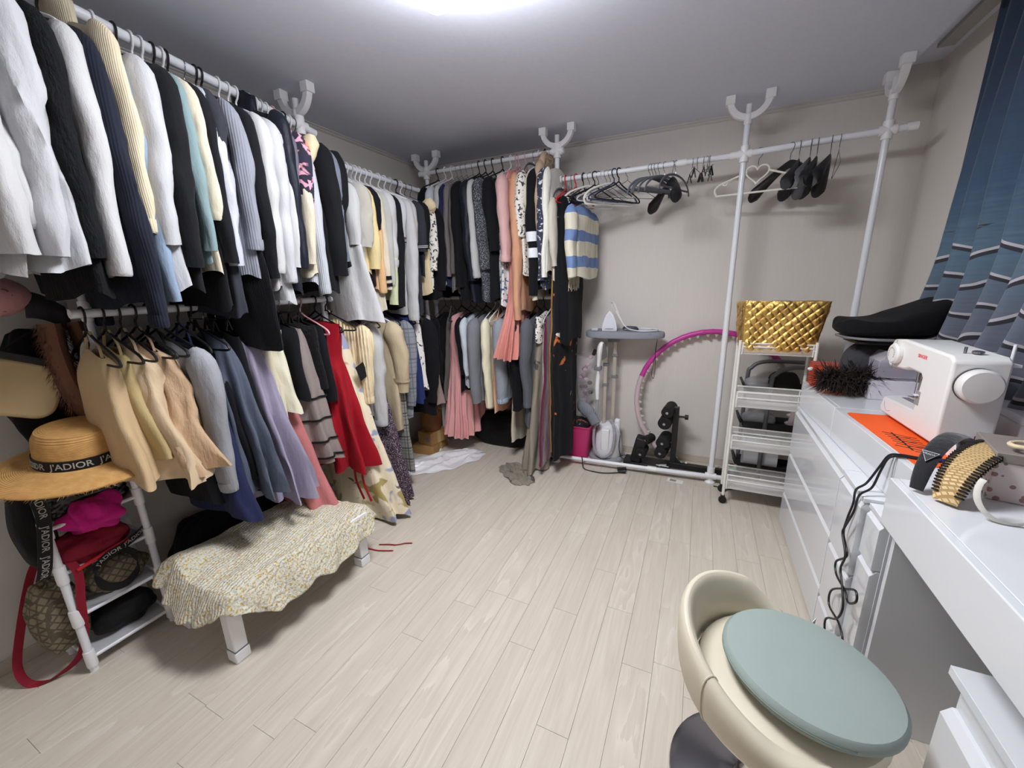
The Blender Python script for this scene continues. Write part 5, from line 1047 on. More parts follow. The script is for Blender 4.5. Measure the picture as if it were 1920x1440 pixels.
def cloth_clip(u, v):
    p = cloth_pt(u, v); a, b = 2*u-1, 2*v-1
    if True:
        ex = max(0, abs((a*0.325+0.012)*(1-0.20*b**4))-0.215); ey = max(0, abs((b*0.445+0.012)*(1-0.20*a**4))-0.335); d = 0.95*math.hypot(ex*1.15, ey)
        wr = 0.020*abs(pnoise(a*2.2+1, b*2.6)) + 0.010*pnoise(a*6, b*5, 2)
        fold = 0.055*math.exp(-((a+0.35)**2/0.05+(b+0.72)**2/0.10))
        p.z = 0.007 + abs(wr) + fold - d*1.15 + 0.012*math.sin(b*9+a*3)*min(1, d/0.1)
    return p
MB().grid(cloth_clip, 130, 170).build('sheet', mat_quilt(), qc, solid=0.004, offset=1)
for lab, pts in (('longer thin red ribbon lying on the floor by the bench', [(-1.52, 1.435, 0.004), (-1.47, 1.455, 0.006), (-1.43, 1.47, 0.004), (-1.39, 1.50, 0.006), (-1.357, 1.517, 0.004)]), ('shorter thin red ribbon end lying on the floor by the bench', [(-1.56, 1.385, 0.004), (-1.50, 1.39, 0.004), (-1.45, 1.405, 0.006), (-1.412, 1.424, 0.004)])):
    rr_ = thing('red_ribbon', lab, 'ribbon'); ribbon(pts, 0.011, fabric('ribbon_red', (178, 26, 46), 0.5), 'band', rr_, side=(0.2, -1, 0.5))

blk_bag = fabric('storage_black', (18, 18, 20), 0.8)
for lab, lc, rx, ry, h, sd in (('large black fabric bag on the floor behind the low bench', (-2.12, 0.95, 0), 0.12, 0.17, 0.34, 21.0), ('black fabric bag on the floor behind the red dress', (-2.12, 1.32, 0), 0.12, 0.16, 0.30, 22.0), ('black heap standing in for the dark void under the low corner rod', (-1.52, 3.0, 0), 0.30, 0.12, 0.30, 23.0)):  # last one is a black heap added as the shade under the corner clothes
    o = crumple(rx, ry, h, sd, 0.4).build('bag_or_void_heap', blk_bag, None, subsurf=1); o.location = lc; tag(o, lab, 'bag')

o = crumple(0.05, 0.13, 0.46, 31.0, 0.5).build('black_holdall', blk_bag, None, subsurf=1); o.location = (-2.235, 0.60, 0.82); tag(o, 'limp black holdall against the wall behind the fur stole', 'bag')
# ------------------------------------------------------------------ clothes on the racks
green_p = None
def rodpt(rd, p):
    if rd == 'L1': q = rod1(p); return (q[0], p, q[1]), 0.0
    if rd == 'L2': return (-1.955, p, 2.088-(p-1.7)*0.016), 0.0
    if rd == 'LL': return ((-1.90-(p-0.10)*0.032) if p < 1.67 else -1.955, p, 1.335 if p < 1.67 else 1.335-(p-1.70)*0.037), 0.0
    if rd == 'B': return (p, 2.855-(p+2.10)*0.021, 2.2475), R(-90)
    if rd == 'BL': return (p, 2.87-(p+2.02)*0.019, 1.29), R(-90)
    return backrod(p), R(-90)
def rid(a, b, c): return 0.45-1.5*abs(pnoise(a, b, c))
def sgnpow(c, e): return math.copysign(abs(c)**e, c)
SEED = [0]
def garment(rd, pos, mat, zs, zh, name, cat, label, hw=0.20, sr=0.045, T=0.034, flare=1.0, drop=0.115, slope=0.055, flutes=(5, 0.10), waist=None, collar=None, cmat=None,
            cuff=None, hang='white', yaw=0.0, bands=(), group=None, hemwave=0.012, sleeves=2, swing=0.03, slip=False, extra=None, push=0.0, smat=None, wrk=0.010, topw=None, sub=0):
    SEED[0] += 1; sd = SEED[0]*3.17; rg = random.Random(SEED[0])
    loc, rz = rodpt(rd, pos); yaw += rg.uniform(-3.5, 3.5)
    root = thing(name, label, cat, loc, group=group or {'L1': 'clothes on the near left rod', 'L2': 'clothes on the far left rod', 'LL': 'clothes on the low left rod', 'B': 'clothes on the corner rod', 'BL': 'clothes on the low corner rod', 'R': 'clothes on the back rod'}[rd], rz=rz+R(yaw))
    L = loc[2]-zh-drop; K = max(16, int(L/0.028)); N = 48 if flutes[0] < 8 else (84 if flutes[0] < 13 else 152); m, fa = flutes; ph = rg.random()*6; rings = []
    def wdt(s):
        if waist:
            sw, nw = waist
            if s < sw: k = s/sw; return hw*(1-(1-nw)*k*k*(3-2*k))
            k = (s-sw)/(1-sw); return hw*(nw+(flare-nw)*k**0.8)
        if slip: return hw*((0.45 if topw is None else topw)+(flare-(0.45 if topw is None else topw))*s**0.8)
        return hw*(1.0-0.05*math.sin(PI*min(1, s*2.2))+(flare-1.0)*s)
    for k in range(K+1):
        s = k/K; Wd = wdt(s); Td = 0.010+(T-0.010)*min(1, (s*5))**0.7
        if waist and s > waist[0]: Td *= 1+0.9*(flare-waist[1])*(s-waist[0])/(1-waist[0])
        elif slip: Td *= 1+0.8*s*max(0, flare-1)
        ring = []
        for j in range(N):
            th = 2*PI*j/N; c, sn = math.cos(th), math.sin(th)
            fl = 1+fa*(s if not waist else max(0.12*s, (s-waist[0])/(1-waist[0])))*math.sin(m*th+ph+1.5*pnoise(s*2, sd))
            u = Wd*sgnpow(c, 0.75)*(1+0.5*(fl-1)); v = Td*sgnpow(sn, 0.85)*fl
            sh = slope*(min(1, abs(u)/hw)**1.5)*(1-min(1, s*1.6)) if not slip else 0.0
            if slip and s < 0.14: sh = 0.06*(1-s/0.14)*(0.5-0.5*math.cos(PI*u/max(Wd, 1e-3)*1.0))*0.5
            z = -drop - s*L - sh + hemwave*s**3*math.sin(3*th+sd)
            g = min(1, s*4)
            v += g*(wrk*1.6*pnoise(u*9+sd, z*3.0, 1.7) + wrk*0.75*rid(u*13+sd, z*5.0+u*7, 2.2)) + 0.010*s*pnoise(u*3+sd, z*2, 9); u += g*(wrk*0.9*pnoise(v*20+sd, z*5.0, 5.3) + wrk*0.55*rid(v*22+sd, z*9.0+v*12, 6.1))
            z += 0.006*pnoise(u*14, sd, z*9)
            ring.append(Vector((u + push*s*s, v + swing*0.4*s*pnoise(sd, s*1.5), max(z, 0.012-loc[2]))))
        rings.append(ring)
    MB().loft(rings, caps=False).build('body', mat, root, ang=80, subsurf=sub)
    paths = []
    if zs is not None:
        sl = loc[2]-zs-drop-slope
        for sg in ((1, -1)[:sleeves]):
            P = []; n = max(8, int(sl/0.02)); sw = rg.uniform(-1, 1)*swing
            for i in range(n+1):
                t = i/n; out = hw*0.86 + (0.045*(1-math.exp(-t*7)) if sg > 0 else 0.02*t)
                P.append(Vector((sg*(out + 0.012*pnoise(sd, t*2.5) - 0.015*t*t) + push*t*t*0.6, sw*t + 0.010*pnoise(sd+4, t*3), -drop-slope*0.60 - t*(sl+slope*0.40))))
            rr = [sr*(1.18-0.42*(i/n)+0.10*pnoise(sd+7, i*0.26)) for i in range(n+1)]; rr[0] *= 0.30; rr[1] *= 0.66; rr[2] *= 0.88; mb = MB(); mb.tube(P, rr, 20, ell=(0.66, 1.0), up=(0, 1, 0), caps=False)
            for v in mb.v:
                tt = min(1, max(0, (P[0].z-v.z)/max(sl, 0.05))); e = (0.45+0.7*math.exp(-((tt-0.45)/0.16)**2)+0.4*tt**4)*wrk*0.95; r1_ = rid(v.x*17+v.z*4+sd, v.y*24, v.z*4.5); r2_ = rid(v.x*20, v.y*26+v.z*4+sd, v.z*5+3); v.x += e*r1_ + wrk*0.6*pnoise(v.x*9+sd, v.y*9, v.z*5); v.y += e*0.9*r2_; v.z += 0.004*pnoise(v.x*25, v.y*25, sd)
            so = mb.build('sleeve', smat or mat, root, ang=80); paths.append((P, rr))
            if cuff is not None:
                l = 4 if len(P) > 6 else 2; Q = [P[-l+q].copy() for q in range(l)]; q0, q1 = P[-3], P[-1]
                pts = [q0.lerp(q1, f) for f in (0.1, 0.5, 1.0, 1.12)]; r_ = rr[-1]; MB().tube(pts, [r_*1.02, r_*1.05, r_*1.02, r_*0.92], 14, ell=(0.72, 1.04), up=(0, 1, 0), caps=False).build('cuff', cuff, so)
            if sg > 0:
                for za, zb, bm in bands:
                    pts = []; rs_ = []
                    for zz in (za, (za+zb)/2, zb):
                        zl = zz-loc[2]; i = min(range(len(P)-1), key=lambda q: abs(P[q].z-zl)); f = (zl-P[i].z)/((P[i+1].z-P[i].z) or -1e-3); pts.append(P[i].lerp(P[i+1], f)); rs_.append(rr[i]*1.09+0.003)
                    MB().tube(pts, rs_, 16, ell=(0.70, 1.04), up=(0, 1, 0), caps=False).build('band', bm, so)
    if slip:
        tw_ = (0.45 if topw is None else topw)*hw
        for sg in (-1, 1):
            if topw is None: MB().tube(smooth_path([(0.02*sg, 0, -0.06), (sg*tw_*0.6, 0.004, -drop+0.01), (sg*tw_*0.8, 0, -drop-0.03)], 4), 0.004, 6, ell=(0.4, 1.2)).build('strap', mat, root)
    if collar:
        cm = cmat or mat; zc = -drop+0.004
        pth = [(0.070*math.cos(a)*1.0, (0.024 if collar != 'hood' else 0.05)*math.sin(a), zc-0.012-0.012*math.cos(2*a)) for a in [2*PI*k/20 for k in range(20)]]
        if collar == 'turtle': MB().loft([[Vector((x, y*1.2, z+dz)) for x, y, z in pth] for dz in (-0.03, 0.0, 0.035, 0.07)], caps=False).build('collar', cm, root, solid=0.004)
        elif collar == 'hood':
            MB().sphere((0.05, -0.005, zc-0.05), 0.10, 18, 12, (1.0, 0.55, 0.9)).build('hood', cm, root)
        elif collar == 'fur':
            fur('', '', '', [(-0.10, 0.0, zc-0.05), (-0.06, -0.02, zc), (0.0, -0.03, zc+0.015), (0.07, -0.02, zc+0.005), (0.15, 0.0, zc-0.05), (0.17, 0, zc-0.16)], (0.05, 0.035), cm, 700, seed=SEED[0], root=root)
        elif collar == 'shirt': MB().loft([[Vector((x*(1+0.35*k), y*(1.1+0.8*k), z+0.030-0.035*k)) for x, y, z in pth] for k in (0.0, 0.25, 0.8)], caps=False).build('collar', cm, root, solid=0.002)
        else: MB().tube(pth, 0.0065, 8, closed=True, ell=(1.2, 0.8)).build('collar', cm, root)
    if extra: extra(root, paths, rings, loc)
    if hang: hanger(hang, loc, rz+R(yaw), '%s hanger holding the %s' % (HC[hang], label), 'hangers holding clothes')
    return root
HC = {'white': 'white', 'black': 'black', 'pink': 'pink', 'clear': 'clear', 'wire': 'wire', 'darkwire': 'dark wire', 'velvet': 'grey', 'navy': 'navy', 'red': 'red', 'clip': 'clip'}
F = fabric
white = F('cotton_white', (188, 188, 189)); white2 = F('white_soft', (184, 185, 189)); ivory = F('ivory', (204, 196, 176)); cream = F('cream_knit', (206, 194, 168), rib=900); ecru = F('ecru', (222, 204, 170))
black = F('black_cloth', (15, 16, 21)); blackk = F('black_knit', (16, 17, 22), rib=700, sheen=0.05); fuzzy = F('black_fuzzy', (13, 14, 18), sheen=0.0, wr=70, wb=0.6); navyk = F('navy_knit', (26, 30, 44), rib=600); navy = F('navy_cloth', (36, 42, 76)); deepnavy = F('navy_black', (22, 26, 38), 0.5)
charcoal = F('charcoal', (48, 50, 58)); grey = F('grey_jersey', (150, 152, 158)); greyk = F('grey_knit', (136, 139, 150), rib=500); ltgrey = F('light_grey_knit', (178, 182, 190), rib=500); dkgrey = F('dark_grey_wool', (92, 94, 102), wr=60); mgrey = F('grey_wool', (128, 130, 138), wr=60)
teal = F('teal_knit', (124, 146, 149)); ltblue = F('light_blue', (134, 152, 174)); silver = F('silver_silk', (184, 186, 198), 0.35); lilac = F('lilac_tulle', (156, 150, 172), alpha=0.92); slate = F('slate_tulle', (86, 94, 110), alpha=0.93)
beige1 = F('beige_a', (196, 170, 132)); beige2 = F('beige_b', (180, 160, 114)); beige3 = F('beige_c', (200, 178, 148)); beige4 = F('beige_lace', (188, 158, 128), wr=60); tan = F('trench_tan', (192, 176, 148), 0.7)
peach = F('peach_knit', (214, 174, 130)); apricot = F('apricot_linen', (202, 152, 122)); coral = F('coral_pleat', (206, 138, 128)); blush = F('blush', (212, 172, 170)); yellow = F('pale_yellow', (216, 196, 146)); sage = F('sage', (196, 202, 168)); olive = F('olive_taupe', (96, 92, 88)); taupe = F('taupe_coat', (118, 112, 112))
red = F('red_chiffon', (152, 10, 30), 0.75); burgundy = F('burgundy_velvet', (92, 24, 52), sheen=0.6); orange = F('orange_cloth', (206, 106, 52)); royal = F('royal_blue', (36, 48, 98)); pinktulle = F('pink_tulle', (236, 174, 174), alpha=0.9); satin = F('pink_satin', (190, 118, 118), 0.22)
tweed = fab_blotch('tweed', (52, 54, 62), [((150, 152, 160), 0.55, 6, 1), ((20, 20, 26), 0.62, 5, 2)], 30); blfl = fab_blotch('blue_floral', (228, 230, 230), [((86, 108, 152), 0.55, 1, 1), ((40, 56, 96), 0.62, 2, 3)], 26)
bwfl = fab_blotch('ink_floral', (230, 226, 218), [((60, 60, 70), 0.56, 1.4, 5)], 36); pkfl = fab_blotch('pink_floral', (46, 44, 60), [((220, 160, 180), 0.52, 1, 2), ((206, 140, 100), 0.60, 1.2, 6)], 18); speck = fab_blotch('speckled', (50, 40, 52), [((176, 160, 170), 0.56, 6, 1), ((120, 80, 100), 0.62, 5, 4)], 32)
navlace = fab_blotch('navy_print', (54, 58, 76), [((214, 216, 224), 0.60, 1.4, 2)], 34); chif = fab_blotch('cream_botanical', (226, 214, 188), [((170, 152, 96), 0.64, 0.5, 1), ((150, 156, 184), 0.62, 0.45, 5), ((110, 106, 110), 0.70, 1, 8)], 14); birch = fab_blotch('birch_print', (232, 230, 226), [((40, 38, 42), 0.62, 1.2, 3)], 26)
sari = fab_blotch('black_orange_bloom', (16, 17, 22), [((206, 112, 62), 0.66, 0.55, 2), ((224, 206, 196), 0.71, 0.8, 9)], 14); plaid = fab_plaid('plaid_grey', (146, 144, 140), (52, 52, 56), 0.085); plaid2 = fab_plaid('plaid_soft', (138, 142, 150), (96, 98, 108), 0.10)
scarfm = fab_blotch('taupe_sheer', (146, 138, 124), [((84, 82, 84), 0.60, 0.5, 2)], 12, alpha=0.93); stripek = fab_stripe('cream_blue_stripe', (214, 208, 188), (112, 136, 182), 2, 0.165, 0.42, 0.36, 0.06); purple = fab_blotch('purple_print', (46, 34, 70), [((150, 60, 60), 0.6, 1, 1), ((80, 90, 160), 0.62, 1, 2)], 24)
gauze = F('sheer_white', (200, 200, 196), alpha=0.6); cable_m = F('cable_cream', (232, 214, 176), rib=260, wb=0.8)
def g(*a, **k): return garment(*a, **k)
# near left rod, front to back -------------------------------------------------
def shirt_folds(root, paths, rings, loc):
    MB().tube(smooth_path([(0.10, -0.055, -0.30), (0.17, -0.07, -0.42), (0.205, -0.06, -0.56), (0.20, -0.05, -0.70)], 6), [0.05]*6+[0.06]*6+[0.05]*6+[0.04], 14, ell=(0.6, 1), up=(0, 1, 0), caps=False).build('rolled_sleeve', white, root)
g('L1', 0.43, white, 1.50, 1.455, 'loose_shirt', 'shirt', 'loose white cotton shirt at the very left edge', hw=0.22, sr=0.065, T=0.055, flare=1.06, collar='shirt', flutes=(7, 0.2), hang='white', wrk=0.018)
g('L1', 0.515, white2, 1.50, 1.47, 'oversized_shirt', 'shirt', 'oversized white shirt with rolled sleeve nearest the camera', hw=0.215, sr=0.06, T=0.06, flare=1.10, collar='shirt', flutes=(6, 0.22), hang='white', extra=shirt_folds, wrk=0.02)
g('L1', 0.60, fuzzy, 1.50, 1.395, 'fuzzy_sweater', 'sweater', 'fuzzy black sweater behind the oversized white shirt', hw=0.215, sr=0.05, T=0.04, collar='crew', hang='black')
g('L1', 0.655, white, 1.455, 1.46, 'long_sleeve_shirt', 'shirt', 'crisp white long-sleeved shirt between two black sweaters', hw=0.20, sr=0.048, T=0.03, collar='shirt', cuff=white)
g('L1', 0.695, navyk, 1.29, 1.36, 'ribbed_sweater', 'sweater', 'black-navy ribbed sweater in front of the cream turtleneck', hw=0.205, sr=0.042, T=0.03, cuff=navyk, hang='black')
g('L1', 0.74, cream, 1.59, 1.76, 'turtleneck', 'sweater', 'cream ribbed turtleneck with a short hem', hw=0.20, sr=0.045, T=0.036, collar='turtle', cuff=cream, hang='wire', drop=0.065)
g('L1', 0.775, ltblue, 1.37, 1.50, 'denim_shirt', 'shirt', 'light blue shirt tucked behind the cream turtleneck', hw=0.185, sr=0.04, T=0.025, hang='wire')
g('L1', 0.825, white2, 1.555, 1.41, 'cotton_top', 'top', 'soft white long-sleeved cotton top with wide sleeve', hw=0.20, sr=0.062, T=0.036, collar='crew', flare=1.1)
g('L1', 0.88, black, 1.48, 1.40, 'black_coat', 'coat', 'plain black coat in front of the teal cardigan', hw=0.215, sr=0.056, T=0.036, hang='black')
g('L1', 0.925, teal, 1.54, 1.50, 'teal_cardigan', 'cardigan', 'thin pale teal cardigan', hw=0.205, sr=0.036, T=0.022, hang='white')
g('L1', 0.955, ivory, 1.655, 1.46, 'ivory_blouse', 'blouse', 'ivory blouse with turned cuff behind the teal cardigan', hw=0.20, sr=0.045, T=0.028, cuff=ivory)
g('L1', 0.99, black, 1.50, 1.33, 'black_jumper', 'jumper', 'black jumper between the ivory and silver blouses', hw=0.205, sr=0.045, T=0.03, hang='black')
g('L1', 1.02, silver, 1.49, 1.50, 'silk_blouse', 'blouse', 'shiny silver-white silk blouse', hw=0.20, sr=0.046, T=0.03, collar='shirt', wrk=0.02)
g('L1', 1.035, charcoal, 1.80, 1.30, 'charcoal_jacket', 'jacket', 'charcoal jacket with a short wide cuff', hw=0.205, sr=0.055, T=0.032, cuff=black, hang='black')
g('L1', 1.092, greyk, 1.56, 1.45, 'grey_sweater', 'sweater', 'mid-grey ribbed knit sweater with bunched cuff', hw=0.205, sr=0.046, T=0.036, cuff=greyk, hang='wire')
g('L1', 1.135, blackk, None, 1.15, 'lace_tunic', 'tunic', 'long black lace tunic with flared hem', hw=0.20, sr=0.034, T=0.030, flare=1.28, flutes=(6, 0.2), hang='black')
g('L1', 1.155, black, 1.445, 1.20, 'black_cardigan', 'cardigan', 'black cardigan just before the ruffled white blouse', hw=0.205, sr=0.042, T=0.026, hang='black')
def ruffle(root, paths, rings, loc):
    mb = MB(); mb.grid(lambda u, v: Vector((0.02+0.16*u, -0.045-0.02*math.sin(u*26)*v, -0.10-0.05*u-0.09*v+0.012*math.sin(u*31))), 40, 5); mb.build('ruffle', white, root, solid=0.002)
g('L1', 1.225, white, 1.47, 1.40, 'ruffled_blouse', 'blouse', 'white blouse with a ruffled collar', hw=0.21, sr=0.052, T=0.036, collar='shirt', extra=ruffle, cuff=white)
g('L1', 1.265, white2, 1.43, 1.34, 'white_shirt', 'shirt', 'white shirt with long cuffs behind the ruffled blouse', hw=0.205, sr=0.05, T=0.034, collar='shirt', cuff=white2)
g('L1', 1.30, white, 1.495, 1.45, 'thin_blouse', 'blouse', 'thin white blouse next to the dark satin coat', hw=0.20, sr=0.042, T=0.026)
g('L1', 1.34, deepnavy, 1.49, 1.38, 'satin_coat', 'coat', 'glossy blue-black coat with high collar', hw=0.21, sr=0.05, T=0.036, collar='turtle', drop=0.06, hang='black')
g('L1', 1.365, F('violet_grey', (98, 98, 112)), 1.66, 1.50, 'violet_grey_shirt', 'shirt', 'thin violet-grey shirt edge beside the satin coat', hw=0.205, sr=0.03, T=0.02)
g('L1', 1.395, pkfl, 1.71, 1.58, 'floral_blouse', 'blouse', 'dark blouse with big pink flowers', hw=0.205, sr=0.05, T=0.028, cuff=pkfl, hang='white')
g('L1', 1.42, ivory, 1.51, 1.46, 'ivory_jumper', 'jumper', 'ivory long-sleeved top behind the floral blouse', hw=0.205, sr=0.042, T=0.028, hang='clear')
g('L1', 1.45, ltgrey, 1.375, 1.42, 'rib_cardigan', 'cardigan', 'pale grey ribbed cardigan with long sleeve', hw=0.205, sr=0.042, T=0.03, cuff=ltgrey, hang='white')
def pink_tie(root, paths, rings, loc): ribbon([(0.20, -0.01, -0.14), (0.215, -0.015, -0.20), (0.235, -0.012, -0.28)], 0.008, F('rose_ribbon', (212, 150, 140)), 'tie', root, side=(0, 1, 0))
g('L1', 1.485, ecru, 1.98, 1.60, 'camisole', 'camisole', 'beige short top with a pink ribbon tie', hw=0.20, sr=0.05, T=0.024, hang='pink', extra=pink_tie)
g('L1', 1.545, black, 1.46, 1.38, 'black_blazer', 'blazer', 'black blazer at the end of the near left rod', hw=0.215, sr=0.062, T=0.045, hang='black')
g('L1', 1.58, yellow, 1.475, 1.45, 'yellow_blouse', 'blouse', 'pale yellow blouse behind the black blazer', hw=0.20, sr=0.045, T=0.028, cuff=yellow)
g('L1', 1.61, F('grey_denim', (112, 120, 132)), 1.53, 1.48, 'denim_jacket', 'jacket', 'grey denim jacket beside the pale yellow blouse', hw=0.205, sr=0.04, T=0.028, hang='darkwire')
g('L1', 1.66, black, 1.73, 1.50, 'black_tee', 't-shirt', 'black short-sleeved top by the pole joint', hw=0.205, sr=0.06, T=0.032, hang='black')
# far left rod -----------------------------------------------------------------
g('L2', 1.755, white, 1.62, 1.21, 'flared_tunic', 'tunic', 'white flared tunic with wide hem', hw=0.195, sr=0.05, T=0.05, flare=1.45, flutes=(5, 0.28), hang='white', push=0.03)
g('L2', 1.81, gauze, 1.62, 1.50, 'organza_blouse', 'blouse', 'sheer cream blouse with puffed frill sleeve', hw=0.20, sr=0.075, T=0.03, collar='shirt', hang='clear', wrk=0.03)
g('L2', 1.845, yellow, 1.50, 1.48, 'frill_top', 'top', 'pale yellow frilled top under the sheer blouse', hw=0.20, sr=0.055, T=0.03)
g('L2', 1.87, black, 1.72, 1.40, 'black_shirt', 'shirt', 'black shirt beside the peach cardigan', hw=0.205, sr=0.055, T=0.03, hang='black')
g('L2', 1.905, peach, 1.365, 1.38, 'peach_cardigan', 'cardigan', 'pale peach cardigan with ribbed cuff', hw=0.20, sr=0.034, T=0.026, cuff=peach)
g('L2', 1.94, ivory, 1.38, 1.25, 'curved_top', 'top', 'ivory top with black trim stripes at the hem', hw=0.20, sr=0.04, T=0.03, bands=((1.46, 1.44, black), (1.42, 1.40, black)))
g('L2', 1.975, gauze, 1.41, 1.40, 'lace_blouse', 'blouse', 'sheer white lace blouse', hw=0.20, sr=0.05, T=0.028, hang='clear')
g('L2', 2.005, white, 1.52, 1.45, 'puff_blouse', 'blouse', 'bright white blouse with full sleeve', hw=0.205, sr=0.058, T=0.034, cuff=white)
g('L2', 2.04, sage, 1.285, 1.30, 'sage_cardigan', 'cardigan', 'pale sage green cardigan', hw=0.20, sr=0.036, T=0.026)
g('L2', 2.085, black, 1.27, 1.26, 'long_black_shirt', 'shirt', 'long black shirt before the white striped sweatshirt', hw=0.205, sr=0.048, T=0.034, hang='white')
g('L2', 2.13, white2, 1.63, 1.45, 'striped_cuff_tee', 't-shirt', 'white top with thin striped sleeve bands', hw=0.20, sr=0.052, T=0.028, bands=((1.70, 1.69, burgundy), (1.675, 1.668, navy)))
g('L2', 2.20, white, 1.175, 1.22, 'long_white_shirt', 'shirt', 'long plain white shirt with cuffs', hw=0.205, sr=0.05, T=0.036, cuff=white, collar='shirt')
g('L2', 2.255, F('pearl', (186, 182, 180)), 1.40, 1.35, 'pearl_blouse', 'blouse', 'pearl grey blouse behind the long white shirt', hw=0.20, sr=0.045, T=0.03)
g('L2', 2.31, charcoal, 1.62, 1.20, 'dark_dress', 'dress', 'charcoal dress with white striped hem band', hw=0.20, sr=0.05, T=0.03, hang='clear', bands=((1.66, 1.655, white), (1.65, 1.645, white)))
g('L2', 2.37, deepnavy, 1.64, 1.46, 'navy_tee', 't-shirt', 'navy short-sleeved top with tan lining', hw=0.205, sr=0.06, T=0.034, smat=black, hang='black')
g('L2', 2.415, ecru, 1.90, 1.34, 'ecru_blouse', 'blouse', 'ecru short-sleeved blouse near the corner post', hw=0.20, sr=0.06, T=0.03)
g('L2', 2.46, bwfl, 1.50, 1.38, 'monochrome_top', 'top', 'black and white patterned top by the corner post', hw=0.195, sr=0.045, T=0.03, hang='darkwire')
g('L2', 2.52, black, 1.36, 1.30, 'corner_jacket', 'jacket', 'black jacket squeezed into the corner', hw=0.205, sr=0.05, T=0.036, hang='darkwire')
# low left rod -----------------------------------------------------------------
kw = dict(slip=True, sleeves=0, drop=0.12)
g('LL', 0.635, beige1, None, 0.735, 'slip_dress', 'slip dress', 'sandy beige slip dress nearest the shelf post', hw=0.19, T=0.045, flare=1.10, flutes=(5, 0.2), hang='black', **kw)
g('LL', 0.685, beige2, None, 0.80, 'slip_dress', 'slip dress', 'olive-beige slip dress with thin straps', hw=0.18, T=0.04, flare=1.10, flutes=(5, 0.25), hang='black', **kw)
g('LL', 0.73, beige3, None, 0.715, 'slip_dress', 'slip dress', 'pale beige slip dress with drawn hem', hw=0.20, T=0.05, flare=1.25, flutes=(6, 0.25), hang='black', push=0.03, wrk=0.032, **kw)
g('LL', 0.775, beige4, None, 0.735, 'slip_dress', 'slip dress', 'pinkish beige slip dress with lace hem', hw=0.21, T=0.055, flare=1.30, flutes=(7, 0.25), hang='black', push=0.03, wrk=0.032, **kw)
g('LL', 0.82, black, None, 0.55, 'black_dress', 'dress', 'black dress beside the beige slip dresses', hw=0.19, T=0.03, flare=1.05, hang='black', **kw)
g('LL', 0.85, grey, 0.60, 0.66, 'grey_cardigan', 'cardigan', 'light grey jersey cardigan on the low rod', hw=0.20, sr=0.058, T=0.04, cuff=grey, hang='black')
g('LL', 0.915, navy, None, 0.46, 'navy_dress', 'dress', 'navy blue dress reaching the bench', hw=0.18, T=0.036, flare=1.5, push=0.04, hang='black', **kw)
g('LL', 0.96, black, None, 0.60, 'sheer_dress', 'dress', 'black dress with fine pale lines', hw=0.19, T=0.03, flare=1.25, hang='black', extra=None, **kw)
g('LL', 1.01, slate, None, 0.53, 'tulle_skirt', 'skirt', 'slate grey tulle skirt', hw=0.17, T=0.05, flare=1.55, flutes=(9, 0.45), hang='clip', topw=0.75, slip=True, drop=0.10, push=0.03)
g('LL', 1.06, black, None, 0.50, 'black_maxi_skirt', 'skirt', 'black skirt between the slate and lilac tulle', hw=0.17, T=0.035, flare=1.2, hang='clip', topw=0.8, slip=True, drop=0.10)
g('LL', 1.125, lilac, None, 0.44, 'tulle_skirt', 'skirt', 'lilac grey tulle skirt', hw=0.17, T=0.06, flare=1.6, flutes=(11, 0.45), hang='clip', topw=0.7, slip=True, drop=0.10, push=0.03)
g('LL', 1.18, ivory, None, 0.47, 'cream_skirt', 'skirt', 'long cream skirt behind the lilac tulle', hw=0.165, T=0.04, flare=1.3, flutes=(7, 0.25), hang='clip', topw=0.8, slip=True, drop=0.09)
g('LL', 1.235, F('ivory_twill', (230, 226, 202)), None, 0.81, 'folded_trousers', 'trousers', 'ivory trousers folded over a hanger', hw=0.175, T=0.036, flare=1.05, flutes=(3, 0.1), hang='clip', topw=1.0, slip=True, drop=0.09, wrk=0.02)
g('LL', 1.265, satin, None, 0.28, 'satin_scarf', 'scarf', 'shiny dusty pink satin scarf', hw=0.11, T=0.05, flare=1.3, flutes=(5, 0.35), hang=None, topw=0.7, slip=True, drop=0.30, push=0.16)
g('LL', 1.31, black, None, 0.86, 'black_trousers', 'trousers', 'black trousers hung by clips', hw=0.175, T=0.04, flare=1.08, flutes=(3, 0.1), hang='clip', topw=1.0, slip=True, drop=0.09)
def tiers(root, paths, rings, loc):
    n = len(rings)
    for f in (0.52, 0.68, 0.84, 0.995):
        rgx = rings[int(f*(n-1))]; MB().tube([p + Vector((p.x*0.02, p.y*0.05, 0)) for p in rgx], 0.0055, 6, closed=True).build('trim', black, root)
g('LL', 1.365, F('sheer_banded', (150, 138, 134), alpha=0.85), None, 0.51, 'tiered_skirt', 'skirt', 'sheer tiered skirt with black trim bands', hw=0.165, T=0.06, flare=1.45, flutes=(7, 0.2), hang='clip', topw=0.85, slip=True, drop=0.10, extra=tiers, push=0.02)
g('LL', 1.42, F('black_boucle', (13, 13, 16), wr=90, wb=0.8), None, 0.90, 'boucle_skirt', 'skirt', 'black textured skirt on the low rod', hw=0.185, T=0.05, flare=1.1, hang='clip', topw=0.95, slip=True, drop=0.09)
g('LL', 1.49, black, None, 0.80, 'black_shorts', 'shorts', 'soft black culottes beside the red dress', hw=0.18, T=0.045, flare=1.12, flutes=(4, 0.2), hang='pink', topw=0.9, slip=True, drop=0.10)
def red_ties(root, paths, rings, loc):
    for k, dx in enumerate((0.20, 0.26)): ribbon([(dx, -0.03, -0.90), (dx+0.01, -0.045, -1.02), (dx+0.04, -0.03, -1.15)], 0.013, red, 'tie', root, side=(0, 1, 0))
